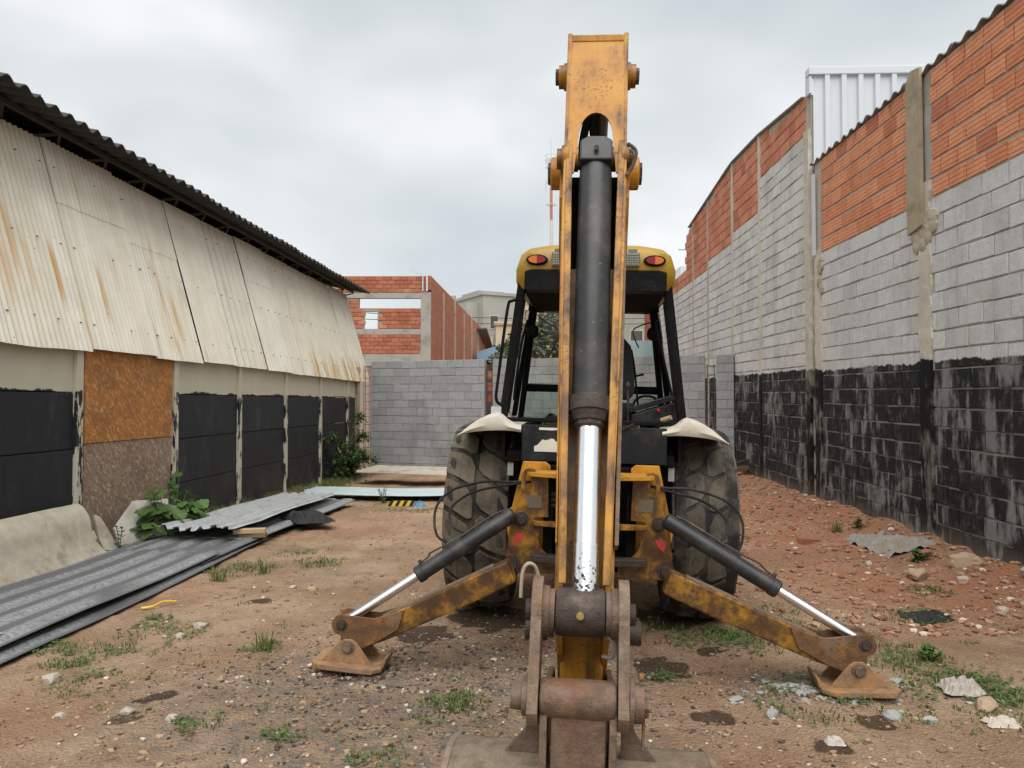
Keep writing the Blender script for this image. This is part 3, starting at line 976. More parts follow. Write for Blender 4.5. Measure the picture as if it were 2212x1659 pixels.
# white trapezoidal sheet closing the step between the two roofs
def white_wall():
    vs, fs = [], []
    x, xs = 0.0, []
    while x < 4.2:
        xs += [(x, 0), (x + .15, 0), (x + .165, .05), (x + .235, .05)]
        x += .25
    n = len(xs)
    for z in (4.7, 6.60):
        for a, b in xs:
            vs.append((11.60 - b, -0.02 - a, z))
    for i in range(n - 1):
        fs.append((i, i + 1, n + i + 1, n + i))
    m = MB(); m.add(vs, fs)
    m.build('metal_panel', 'white_metal', fw)
    m = MB(); m.box((11.54, -4.25, 6.56), (11.72, 0.06, 6.68)); m.box((11.57, 0.0, 6.28), (11.75, 0.05, 6.56)); m.build('flashing', 'white_metal', fw, bevel=0.01)
    m = MB(); m.box((11.64, -4.25, 4.7), (11.75, -0.17, 6.55)); m.box((11.76, -6.1, -.4), (27.4, -6.0, 5.0)); m.build('backing_wall', 'mortar', fw)
    m = MB(); m.bar((11.9, -0.2, 6.28), (16.2, -3, 6.6), 0.1, 0.1); m.build('ridge_beam', 'truss_steel', fw)
white_wall()

# ---- back: block wall closing the lot
bw_a, bw_b = Vector((-3.5, 19.0, 0)), Vector((4.74, 16.2, 0))
bl = (bw_b - bw_a).length
back = thing('block_wall', 'plain grey concrete block wall closing the back of the yard', 'wall', bw_a, math.atan2(bw_b.y - bw_a.y, bw_b.x - bw_a.x))
segs = [(0.03, 3.02), (3.22, 8.05), (8.28, bl - 0.06)]
TOPB = 2.60
sp = []
for k, (a, b) in enumerate(segs):
    m = MB(); m.box((a, 0.0, -0.4), (b, 0.12, TOPB - 0.02)); m.build('mortar_bed', 'mortar_back', back)
    sp += courses(a, b, TOPB - 15 * 0.192, TOPB, 0.41, 0.192, k)
lay(back, 'block', 'block_back', sp, 0.400, 0.184, 0.012, 0.003, side=-1, rest_name='block_rest')
m = MB(); m.box((-0.4, -0.10, -0.35), (bl, -0.016, -0.12)); m.build('footing', 'concrete', back)
# reinforcing cages waiting for concrete in the gaps
for (u, top_) in ((-0.12, 2.5), (3.12, 2.45), (8.165, 2.4)):
    m = MB()
    for du in (-.075, .075):
        for dv in (0.02, .10):
            m.cyl((u + du, dv, -0.3), (u + du, dv, top_), 0.007, n=6)
    z = -0.1
    while z < top_:
        for dv in (0.02, .10):
            m.cyl((u - .08, dv, z), (u + .08, dv, z), 0.005, n=5)
        for du in (-.075, .075):
            m.cyl((u + du, 0.02, z), (u + du, .10, z), 0.005, n=5)
        z += 0.19
    m.build('rebar_cage', 'rebar', back)
# half-broken brick toothing behind the middle cage
m = MB()
for i in range(9):
    if i % 4 != 1: m.box((3.03, 0.125, -0.1 + i * .28), (3.21, 0.22, 0.09 + i * .28))
m.build('brick_toothing', 'brick_far', back)

# ------------------------------------------------------------------ left shed
shed = thing('shed', 'long old shed with cream corrugated cladding over black painted panels', 'building', (-5.08, 0, 0), LW_ROT)
# local x along the wall (depth), local +y away from the lot, so the lot side is -y
POSTS = [3.95, 6.06, 8.19, 10.29, 12.40, 14.55, 16.72, 18.92]
for k, u in enumerate(POSTS):
    m = MB(); m.box((u - .055, -0.055, -0.3), (u + .055, 0.06, 2.22)); m.build('post', 'shed_post', shed, bevel=0.006)
m = MB(); m.box((19.75, -0.075, -0.35), (19.98, 0.12, 2.5)); m.build('end_post', 'concrete_warm', shed, bevel=0.01)
ends = POSTS + [19.75]
for a, b in zip(ends[:-1], ends[1:]):
    if a == 8.19: continue
    z = -0.10
    for hgt in (0.60, 0.60, 0.60, 0.62):
        m = MB(); m.box((a + .056, -0.012 + random.uniform(-.004, .004), z + .005 - 0.3 * (z < -0.05)), (b - .056, 0.04, z + hgt - .005))
        m.build('panel', 'shed_panel', shed, bevel=0.004)
        z += hgt
m = MB(); m.box((8.30, -0.03, -0.25), (10.18, -0.01, 1.145)); m.build('osb_board', 'osb_weathered', shed)
m = MB(); m.box((8.29, -0.04, 1.15), (10.19, -0.018, 2.35)); ob = m.build('osb_board', 'osb_orange', shed)
m = MB(); m.box((8.246, -0.02, -0.2), (8.29, 0.03, 2.3)); m.build('dark_strip', 'shed_panel', shed)
fc = bpy.data.curves.new('stamp', 'FONT')
fc.body = 'APAA'
fc.size = 0.085
fc.extrude = 0.0006
st = bpy.data.objects.new('stamp', fc)
COL.objects.link(st)
st.parent = shed
st.matrix_local = Matrix.Translation((9.86, -0.0415, 1.83)) @ Matrix.Rotation(R(90), 4, 'X')
simple('stamp_ink', (0.10, 0.05, 0.025), 0.8, var=0.5, scale=40, bump=0)
fc.materials.append(MAT['stamp_ink'])
_me = bpy.data.meshes.new_from_object(st)
_so = bpy.data.objects.new('stamp', _me)
COL.objects.link(_so)
_so.parent = shed
_so.matrix_local = st.matrix_local.copy()
bpy.data.objects.remove(st)
_so.name = 'stamp'
# cladding: each sheet leans back from z 2.15 at the wall to 4.5, in two lapped lengths
CE = [4.28, 5.63, 6.98, 8.33, 9.68, 10.98, 12.10, 13.40, 14.70, 16.20, 17.70, 19.10, 20.80]
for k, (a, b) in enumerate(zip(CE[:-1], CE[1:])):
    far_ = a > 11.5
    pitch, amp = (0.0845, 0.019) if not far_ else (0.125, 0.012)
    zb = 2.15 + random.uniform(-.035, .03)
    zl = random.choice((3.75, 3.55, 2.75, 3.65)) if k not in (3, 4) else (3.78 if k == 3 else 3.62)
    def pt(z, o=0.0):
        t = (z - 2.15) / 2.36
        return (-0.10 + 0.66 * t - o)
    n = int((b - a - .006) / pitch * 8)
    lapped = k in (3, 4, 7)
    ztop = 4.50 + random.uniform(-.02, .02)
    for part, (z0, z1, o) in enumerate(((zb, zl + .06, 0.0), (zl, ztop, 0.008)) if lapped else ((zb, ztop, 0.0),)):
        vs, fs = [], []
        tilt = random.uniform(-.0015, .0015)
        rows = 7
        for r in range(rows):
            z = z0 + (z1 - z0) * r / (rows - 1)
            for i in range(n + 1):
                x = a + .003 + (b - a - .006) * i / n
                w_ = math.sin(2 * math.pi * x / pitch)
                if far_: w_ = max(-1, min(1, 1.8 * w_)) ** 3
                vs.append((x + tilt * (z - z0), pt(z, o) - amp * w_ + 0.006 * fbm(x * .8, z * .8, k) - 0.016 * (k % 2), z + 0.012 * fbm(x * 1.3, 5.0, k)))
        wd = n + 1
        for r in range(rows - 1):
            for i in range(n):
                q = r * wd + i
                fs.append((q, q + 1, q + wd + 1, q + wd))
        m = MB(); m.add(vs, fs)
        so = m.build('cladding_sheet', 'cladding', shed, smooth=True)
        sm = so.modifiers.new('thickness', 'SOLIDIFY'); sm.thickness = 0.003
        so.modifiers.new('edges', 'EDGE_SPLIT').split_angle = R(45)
for k, (a, b) in enumerate(zip(CE[:-1], CE[1:])):
    m = MB()
    for zz in (2.45, 3.3, 4.2):
        for i in range(4):
            x = a + .12 + i * (b - a - .24) / 3
            y = -0.10 + 0.66 * (zz - 2.15) / 2.36
            m.rev((x, y - .010, zz), (x, y - .036, zz - .006), [(0, .008), (.5, .007), (1, .003)], 6)
    fx = m.build('fixing_screws', 'rust_steel', shed)
    fx['kind'] = 'stuff'
m = MB(); m.prism([(-0.02, 2.22), (0.06, 2.22), (0.70, 4.46), (0.62, 4.46)], 'x', 4.3, 20.7); m.build('sky_block_sheet', 'truss_steel', shed)  # unseen dark sheet added to block sky through the cladding gaps
# cladding's end return
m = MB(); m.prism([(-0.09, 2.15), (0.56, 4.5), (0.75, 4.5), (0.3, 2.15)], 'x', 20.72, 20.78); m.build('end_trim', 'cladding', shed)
# roof of fibre cement waves, seen from below, on a light steel truss
u = 3.6
fr_ = None
while u < 20.6:
    M = Matrix.Translation((u, -0.03, 4.60))
    if fr_ is None:
        fr_ = corr_sheet('roof_sheet', 'fibre_roof', shed, 1.0, 0.243, 0.034, 7.5, 0.010, M, rise=7.5 * 0.20)
    else:
        c = clone(fr_, shed, M @ Matrix.Translation((0, random.uniform(-.03, .03), random.uniform(-.006, .006))))
    u += 0.972
for (yy, zz) in ((0.40, 4.60), (1.9, 4.90)):
    m = MB(); m.bar((3.7, yy, zz), (21.0, yy, zz), 0.05, 0.05); m.build('purlin', 'truss_steel', shed)
m = MB(); m.bar((3.7, 0.80, 4.38), (20.7, 0.80, 4.38), 0.05, 0.05); m.build('truss_chord', 'truss_steel', shed)
k = 0
u = 4.0
while u < 20.3:
    m = MB(); m.bar((u, 0.42, 4.585), (u + .45, 0.78, 4.40), 0.03, 0.03); m.bar((u + .9, 0.42, 4.585), (u + .45, 0.78, 4.40), 0.03, 0.03)
    m.build('truss_web', 'truss_steel', shed)
    u += 0.9
m = MB(); m.box((3.6, 7.0, -.3), (20.7, 7.15, 6.2)); m.build('rear_wall', 'truss_steel', shed)
for _u in (3.6, 20.6):
    m = MB(); m.box((_u, 0.8, -.3), (_u + .1, 7.0, 4.5)); m.build('end_wall', 'truss_steel', shed)
m = MB(); m.box((3.7, 0.8, 4.0), (20.6, 7.0, 4.02)); m.build('loft_floor', 'truss_steel', shed)

# ------------------------------------------------------------------ beyond the back wall
ub_ = thing('unfinished_building', 'unfinished roofless brick building with concrete frame behind the back wall', 'building', (-2.97, 28, 0), 0)
m = MB()
for (x0, x1, z0, z1) in ((-0.36, 0.0, -0.3, 5.60), (-7.0, -0.362, 5.39, 5.58), (-7.0, -0.362, 4.06, 4.26), (-7.0, -0.362, 2.9, 3.34)):
    m.box((x0, 0.0, z0), (x1, 0.25, z1))
m.build('concrete_frame', 'concrete', ub_)
m = MB()
for (x0, x1, z0, z1) in ((-7.0, -0.12, 5.585, 6.20), (-7.0, -0.365, 4.265, 5.02), (-7.0, -0.365, 3.345, 4.055), (-7.0, -0.365, -.3, 2.895)):
    if z0 == 4.265:
        m.box((-1.94, 0.03, z0), (x1, 0.2, z1)); m.box((x0, 0.03, z0), (-2.44, 0.2, z1)); m.box((-2.438, 0.03, 4.9), (-1.942, 0.2, z1))
    else:
        m.box((x0, 0.03, z0), (x1, 0.2, z1))
m.box((-7.0, 0.03, 5.022), (-2.62, 0.2, 5.388))
m.build('mortar_bed', 'mortar_far', ub_)
def hole(u, z):
    return (4.255 < z < 4.93 and -2.50 < u < -1.88)
sp = []
for (a, b, z0, z1) in ((-3.4, -0.13, 5.60, 6.20), (-3.4, -0.37, 4.275, 5.02), (-3.4, -0.37, 3.35, 4.05), (-3.4, -2.63, 5.03, 5.38)):
    sp += courses(a, b, z0, z1, 0.30, 0.145, 0, skip=hole)
lay(ub_, 'brick', 'brick_far', [(u, z, s) for u, z, s in sp], 0.288, 0.134, 0.03, 0.004, side=-1, rest_name='brick_rest')
for o in ub_.children:
    if o.name.startswith('brick'): o.location.y += 0.035
side_rot = math.atan2(1, 0.0536)
SD = Vector((0.0536, 1, 0)).normalized()
Ms = Matrix.Rotation(side_rot, 4, 'Z')
m = MB(); m.box((0.26, 0.0, -0.3), (27.0, 0.2, 5.7)); m.build('flank_wall', 'brick_receding', ub_, M=Ms)
m = MB(); m.box((0.05, 0.01, 5.702), (27.0, 0.19, 6.22)); m.build('parapet', 'brick_receding', ub_, M=Ms)
for i in range(8):
    m = MB(); m.box((3.6 * (i + 1) - .1 - 0.4, -0.05, -0.3), (3.6 * (i + 1) + .1 - 0.4, 0.21, 6.0 + 0.4 * (i % 2))); m.build('column', 'concrete_warm', ub_, M=Ms)
m = MB(); m.box((-7.0, 26.5, -.3), (1.0, 26.7, 4.3)); m.box((-7.0, .26, -.3), (-6.8, 26, 4.3)); m.build('rear_wall', 'brick_receding', ub_)
m = MB(); m.box((-0.16, -0.06, 5.64), (-0.10, -0.02, 6.25)); m.box((-0.30, -0.06, 5.64), (-0.26, -0.02, 6.25)); m.bar((-0.26, -.04, 6.22), (-0.75, -.04, 6.42), .03, .03); m.build('downpipe', 'white_metal', ub_)
m = MB(); m.bar((1.2, 17.0, 5.9), (1.55, 26.7, 4.7), 0.6, 0.08); m.build('tile_edge', 'tile_dark', ub_)

def far_block(name, label, cat, x0, x1, y0, y1, z1, mat, wins, wmat='far_dark', rot=0.0, parapet=0.0):
    o = thing(name, label, cat, ((x0 + x1) / 2, y0, 0), rot)
    w = (x1 - x0) / 2
    m = MB(); m.box((-w, 0, -1), (w, y1 - y0, z1)); m.build('wall', mat, o)
    m = MB(); m.box((-w - .15, -.15, z1 + .002), (w + .15, y1 - y0 + .15, z1 + .3)); m.build('roof', mat, o)
    for (a, b, c, d) in wins:
        m = MB(); m.box((a, -0.06, c), (b, -0.002, d)); f = m.build('window', 'concrete_pale', o)
        m = MB(); m.box((a + .1, -0.08, c + .1), (b - .1, -0.062, d - .1)); m.build('pane', wmat, f)
    return o
g1 = far_block('apartment_block', 'distant grey rendered apartment block with stepped roof', 'building', -3.1, 2.6, 75, 86, 11.9, 'far_grey',
          [(-2.2, -1.2, 5.8, 7.2), (0.3, 1.3, 5.8, 7.2), (-2.2, -1.2, 8.6, 10), (0.3, 1.3, 8.6, 10)], rot=R(28))
m = MB(); m.box((-4.2, 1.0, -1), (-2.86, 8, 11.2)); m.build('stair_tower', 'far_grey', g1)
m = MB(); m.box((-2.4, 2, 12.2), (0.4, 6, 12.6)); m.build('water_tank_room', 'far_grey', g1)
far_block('apartment_house', 'distant beige apartment house behind the tree', 'building', 1.2, 6.4, 62, 72, 9.0, 'far_beige',
          [(-2.2, -1.2, 5.6, 7.0), (-0.4, 0.6, 5.6, 7.0), (1.2, 2.2, 5.6, 7.0)])
far_block('grey_apartment', 'distant grey-green flat-roofed building seen through the right of the windscreen', 'building', 6.9, 14.5, 66, 76, 9.6, 'far_grey', [(-3.0, -1.8, 6.4, 7.8), (-.6, .6, 6.4, 7.8)])
far_block('cream_house', 'distant cream house beside the grey apartment block', 'building', -1.4, 2.0, 66, 74, 8.2, 'far_beige', [(-1.0, -0.2, 5.2, 6.4)])
bh = thing('blue_roof_house', 'low house with pale blue metal roof beyond the back wall', 'building', (-0.6, 42, 0))
m = MB(); m.box((-1.2, 0, -.5), (1.6, 5, 3.6)); m.build('wall', 'far_dark', bh)
m = MB(); m.prism([(-1.3, 3.9), (-1.3, 4.3), (1.2, 5.1), (1.8, 4.6), (1.8, 3.7)], 'y', -.3, 5.3); m.build('roof', 'far_blue', bh)
lb = thing('low_teal_building', 'low building with teal wall and red band beyond the back wall', 'building', (4.6, 27, 0))
m = MB(); m.box((-1.8, 0, -.5), (3.0, 6, 3.05)); m.build('red_wall', 'far_red', lb)
m = MB(); m.box((-1.9, -.05, 3.052), (3.1, 6.1, 3.75)); m.build('teal_roof', 'far_teal', lb)
rt = thing('rooftop_annex', 'small white rooftop room with railing behind the far right building', 'building', (6.3, 29, 0))
m = MB(); m.box((-0.6, 0, -.5), (2.5, 4, 6.15)); m.build('wall', 'far_red', rt)
m = MB(); m.box((-0.7, -.1, 6.152), (2.6, 4.1, 6.3)); m.box((0.1, 0.1, 6.3), (2.0, 3, 6.75)); m.build('slab', 'white_metal', rt)
for i in range(9):
    m = MB(); m.bar((0.02 + i * .12, 0, 6.3), (0.02 + i * .12, 0, 7.35), .02, .02); m.build('railing_bar', 'far_teal', rt)
m = MB(); m.bar((0.0, 0, 7.36), (1.0, 0, 7.36), .04, .04); m.build('handrail', 'far_teal', rt)

# telecom mast
ms = thing('telecom_mast', 'thin red and white telecom mast rising far behind the cab', 'mast', (7.7, 150, 0))
zz, k = 0.0, 0
while zz < 49:
    z1 = min(zz + 6.2, 49.2)
    r0, r1 = 0.42 - zz * .0035, 0.42 - z1 * .0035
    m = MB(); m.cyl((0, 0, zz), (0, 0, z1), r0, r1, 10); m.build('mast_section', 'mast_red' if k % 2 == 0 else 'mast_white', ms, smooth=True)
    zz = z1 + .002; k += 1
for z, r in ((49.0, 1.2), (47.6, 1.1), (44.6, .9), (40.2, 1.0)):
    m = MB()
    for i in range(12):
        a, b = 2 * math.pi * i / 12, 2 * math.pi * (i + 1) / 12
        for dz in ((0, .9) if r > 1.05 else (0,)):
            m.bar((r * math.cos(a), r * math.sin(a), z + dz), (r * math.cos(b), r * math.sin(b), z + dz), .07, .07)
        m.bar((0, 0, z), (r * math.cos(a), r * math.sin(a), z), .05, .05)
    m.build('platform', 'mast_white', ms)
m = MB(); m.cyl((0, 0, 49.2), (0, 0, 53.5), .07, .03, 6); m.build('antenna', 'mast_white', ms)
m = MB(); m.box((-1.15, -.1, 43.0), (-.95, .1, 45.4)); m.box((-1.0, -.03, 44.9), (0, .03, 45.0)); m.build('antenna_panel', 'mast_white', ms)

# trees beyond the back wall
def leaf_cloud(m, blobs, n, size, seed):
    rng = random.Random(seed)
    tot = sum(b[3] ** 2 for b in blobs)
    for (x, y, z, r) in blobs:
        for _ in range(int(n * r * r / tot)):
            v = Vector((rng.gauss(0, 1), rng.gauss(0, 1), rng.gauss(0, 1))).normalized() * r * (rng.uniform(0.35, 1.0) ** 0.5)
            if noise.noise(Vector((x, y, z)) + v * 1.6) < -0.25: continue
            p = Vector((x, y, z)) + Vector((v.x, v.y, v.z * .8))
            a = Vector((rng.gauss(0, 1), rng.gauss(0, 1), rng.gauss(0, .6))).normalized()
            b = a.orthogonal().normalized()
            s = size * rng.uniform(.6, 1.3)
            m.add([p - a * s, p + b * s * .5, p + a * s, p - b * s * .5], [(0, 1, 2, 3)])
def tree(label, x, y, h, blobs, n, size, seed):
    t = thing('leafy_tree', label, 'tree', (x, y, 0), 0, 'trees beyond the back wall')
    m = MB(); m.tube([(0, 0, -.3), (0.05, 0, h * .3), (0.0, .1, h * .65)], lambda q: .16 - .1 * q, 8)
    for (bx, by, bz, r) in blobs:
        m.tube([(0.03, .03, h * .35), (bx * .5, by * .5, (bz + h * .35) / 2 + .1), (bx, by, bz)], lambda q: .07 - .05 * q, 6, 4)
    m.build('trunk', 'bark', t, smooth=True)
    m = MB(); leaf_cloud(m, blobs, n, size, seed); m.build('crown', 'leaf_far', t, recalc=False)
tree('dense green tree behind the back wall, seen through the windscreen', 1.7, 33, 5.0,
     [(-.6, 0, 4.2, 1.3), (.7, .2, 4.5, 1.4), (0, -.3, 3.4, 1.4), (1.5, 0, 3.6, 1.1), (-1.5, .3, 3.3, .9), (2.6, 0, 3.2, 1.0), (0.2, 0, 5.3, .8)], 5200, 0.13, 3)
tree('smaller tree left of the cab posts beyond the wall', -0.1, 38, 4.2, [(0, 0, 3.6, 1.1), (.8, .2, 3.2, .9), (.3, 0, 4.4, .6)], 2000, 0.14, 5)

# ------------------------------------------------------------------ backhoe loader
# local frame: x to the machine's left/right as seen from behind, y forwards (away from the yard gate), z up.
# y is counted from the yard gate end; OFF shifts it to the root, which stands between the rear wheels.
PSI, ROLL = 0.0996, R(1.6)
OFF = (0, -6.0, 0)
bh_ = thing('backhoe_loader', 'yellow and black backhoe loader seen from behind with raised digging arm', 'backhoe')
_Mw = (Matrix.Translation((0, 0, CAM_H)) @ Matrix.Rotation(-PSI, 4, 'Z') @ Matrix.Rotation(ROLL, 4, 'Y') @ Matrix.Translation((0, 0, -CAM_H)) @ Matrix.Translation((0, 6.0, 0)))
bh_.matrix_world = _Mw
def Q(): return MB(OFF)
CX0 = 0.02   # centre of the tractor body

# ---- dipper (stick): two side plates, top cover with arched hole, web, back
def ax(z): return 2.03 + (z - 1.05) * 0.358          # depth of the bucket cylinder's axis at height z
def dip_front(z): return ax(z) - 0.015
dip_out = [(dip_front(1.02) + .03, 0.98), (dip_front(1.3), 1.30), (dip_front(2.2), 2.20), (dip_front(2.52) - .01, 2.52), (2.595, 2.852),
           (2.78, 2.83), (2.86, 2.62), (2.80, 2.30), (2.62, 1.7), (2.50, 1.15), (2.46, 0.76), (2.40, 0.68), (2.30, 0.70), (2.26, 0.80)]
for s in (-1, 1):
    m = Q()
    # plates spread slightly towards the top
    for (za, zb) in ((0, 0),):
        vs, n = [], len(dip_out)
        for off_ in (0.0, 0.016):
            for (y, z) in dip_out:
                w_ = 0.054 + 0.032 * sst(z, 1.0, 2.3)
                vs.append((s * (w_ + off_) , y, z))
        tri = tessellate_polygon([[Vector((p[0], p[1], 0)) for p in dip_out]])
        fs = [tuple(t) for t in tri] + [tuple(n + i for i in reversed(t)) for t in tri] + [(i, (i + 1) % n, n + (i + 1) % n, n + i) for i in range(n)]
        m.add(vs, fs)
    sp_ = m.build('dipper_side', 'yellow_worn', bh_, bevel=0.003)
    # flange strip along the front edge, rubbed bright
    m = Q()
    for za, zb in ((1.12, 2.50),):
        for z0, z1 in ((za, zb),):
            w0 = 0.057 + 0.029 * sst(z0, 1.0, 2.3); w1 = 0.060 + 0.026 * sst(z1, 1.0, 2.3)
            m.bar((s * w0, dip_front(z0) - .004, z0), (s * w1, dip_front(z1) - .004, z1), 0.020, 0.012, up=(0, 1, 0))
    m.build('dipper_flange', 'yellow_grimy', sp_, bevel=0.002)
    # outer wear strip welded on the lower half
    m = Q(); m.bar((s * (.078 if s < 0 else .084), dip_front(1.25) + .06, 1.2), (s * .098, dip_front(2.1) + .06, 2.12), 0.012 if s > 0 else .006, 0.09, up=(0, 1, 0)); m.build('wear_strip', 'worn_steel' if s > 0 else 'yellow_worn', sp_, bevel=0.002)
# arched top cover
m = Q()
def cover():
    pts_out = [(-0.090, 2.34), (-0.090, 2.838), (0.090, 2.838), (0.090, 2.34)]
    arch = [(0.068, 2.34)]
    for i in range(13):
        a = math.pi * i / 12
        arch.append((0.056 * math.cos(a), 2.47 + 0.085 * math.sin(a)))
    arch.append((-0.068, 2.34))
    loop = pts_out + arch
    n = len(loop)
    vs = []
    for d in (0.0, 0.012):
        for (x, z) in loop:
            yb = dip_front(2.34) + 0.004 + (z - 2.34) * 0.233
            vs.append((x, yb + d, z))
    tri = tessellate_polygon([[Vector((p[0], p[1], 0)) for p in loop]])
    fs = [tuple(t) for t in tri] + [tuple(n + i for i in reversed(t)) for t in tri] + [(i, (i + 1) % n, n + (i + 1) % n, n + i) for i in range(n)]
    m.add(vs, fs)
cover()
m.build('dipper_cover', 'yellow_paint', bh_)
m = Q(); m.bar((-0.09, 2.60, 2.832), (0.09, 2.60, 2.832), 0.02, 0.024); m.build('dipper_tip_bar', 'yellow_worn', bh_, bevel=0.003)
# web behind the cylinder and the rear plate, open at the top so the sky shows
m = Q(); m.add([(-.08, ax(1.05) + .085, 1.0), (.08, ax(1.05) + .085, 1.0), (.09, ax(2.0) + .10, 2.02), (-.09, ax(2.0) + .10, 2.02)], [(0, 1, 2, 3)])
wb = m.build('dipper_web', 'yellow_grimy', bh_); wb.modifiers.new('t', 'SOLIDIFY').thickness = 0.01
m = Q(); m.add([(-.09, ax(2.0) + .11, 1.98), (.09, ax(2.0) + .11, 1.98), (.09, ax(2.34) + .13, 2.36), (-.09, ax(2.34) + .13, 2.36)], [(0, 1, 2, 3)]); wb = m.build('dipper_web', 'dark_void', bh_); wb.modifiers.new('t', 'SOLIDIFY').thickness = 0.01  # dark plate added to stand in for the shade inside the dipper
m = Q(); m.box((-.062, 2.17, 0.78), (.058, 2.47, 1.06)); m.build('dipper_foot', 'yellow_worn', bh_, bevel=0.01)
# pins and bosses at the top of the dipper
for s in (-1, 1):
    m = Q(); m.rev((s * .098, 2.70, 2.745), (s * .134, 2.70, 2.745), [(0, .048), (.5, .046), (.51, .040), (1, .040)], 20); m.build('boss', 'yellow_grimy', bh_, smooth=True)
    m = Q(); m.cyl((s * .1345, 2.70, 2.745), (s * .146, 2.70, 2.745), .028, n=6); m.build('pin_bolt', 'pin_steel', bh_)
    m = Q(); m.rev((s * .086, 2.53, 2.40), (s * .125, 2.53, 2.40), [(0, .048), (.6, .044), (.61, .034), (1, .034)], 20); m.build('boss', 'yellow_grimy', bh_, smooth=True)
    m = Q(); m.rev((s * .116, 2.68, 2.395), (s * .152, 2.68, 2.395), [(0, .056), (.9, .056), (1, .050)], 22); m.build('pivot_boss', 'yellow_worn', bh_, smooth=True)
    m = Q(); m.cyl((s * .1525, 2.68, 2.395), (s * .162, 2.68, 2.395), .038, n=6); m.build('pin_bolt', 'pin_steel', bh_)
    # inner bosses either side of the cylinder eye
    m = Q(); m.cyl((s * .055, 2.535, 2.40), (s * .084, 2.535, 2.40), .040, n=18); m.build('inner_boss', 'yellow_grimy', bh_, smooth=True)
m = Q(); m.tube([(.105, 2.50, 2.44), (.130, 2.48, 2.41), (.122, 2.47, 2.365), (.10, 2.46, 2.325)], .006, 6); m.build('pin_clip', 'pin_steel', bh_, smooth=True)
# crowd cylinder and hoses glimpsed through the arch
m = Q(); m.cyl((0.012, 2.72, 2.70), (0.012, 3.75, 2.62), .035, n=14); m.build('crowd_cylinder', 'cylinder_black', bh_, smooth=True)
for (x, dx) in ((-.045, -.006), (.0, .004), (.022, .03)):
    m = Q(); m.tube([(x + dx, 2.60, 2.39), (x - dx, 2.63, 2.52), (x * .4, 2.70, 2.63), (x * .2, 2.95, 2.66), (0, 3.4, 2.5)], .014, 8); m.build('hose', 'hose_rubber', bh_, smooth=True)

# ---- bucket cylinder on the dipper's front
A = Vector((0.003, ax(2.395) - .012, 2.395)); B = Vector((0.003, ax(1.60), 1.60)); C = Vector((0.003, ax(1.05), 1.05))
m = Q(); m.rev(A + (A - B).normalized() * -0.03, B, [(0, .040), (.03, .050), (.06, .0525), (.99, .0525), (1, .050)], 36); bar_ = m.build('bucket_cylinder', 'cylinder_black', bh_, smooth=True)
dv = (A - B).normalized()
m = Q()
hd = A - dv * 0.01
m.prism([(-0.052, -0.045), (0.052, -0.045), (0.052, 0.03), (0.03, 0.045), (-0.03, 0.045), (-0.052, 0.03)], 'y', -0.05, 0.05, Matrix.Translation(hd + Vector((0, 0.0, 0.01))) @ Matrix.Rotation(-math.atan(0.358), 4, 'X'))
m.build('cylinder_eye', 'cylinder_black', bar_, bevel=0.006)
m = Q(); p_ = hd + Vector((0, -.055, .02)); m.cyl(p_, p_ + Vector((0, -.012, 0)), .008, n=10); m.build('grease_nipple', 'pin_steel', bar_)
m = Q(); m.rev(B + dv * .012, B - dv * .062, [(0, .0535), (.05, .060), (.62, .0605), (.66, .055), (1, .047)], 36); m.build('gland', 'pin_steel', bar_, smooth=True)
m = Q(); m.rev(B - dv * .05, B - dv * .085, [(0, .044), (.7, .044), (1, .036)], 8); m.build('gland_nut', 'pin_steel', bar_)
mid = B + (C - B) * 0.70
m = Q(); m.cyl(B - dv * .06, mid, .0355, n=36); m.build('rod', 'chrome', bh_, smooth=True)
m = Q(); m.cyl(mid, C, .0372, n=36); m.build('rod_end', 'chrome_flaked', bh_, smooth=True)

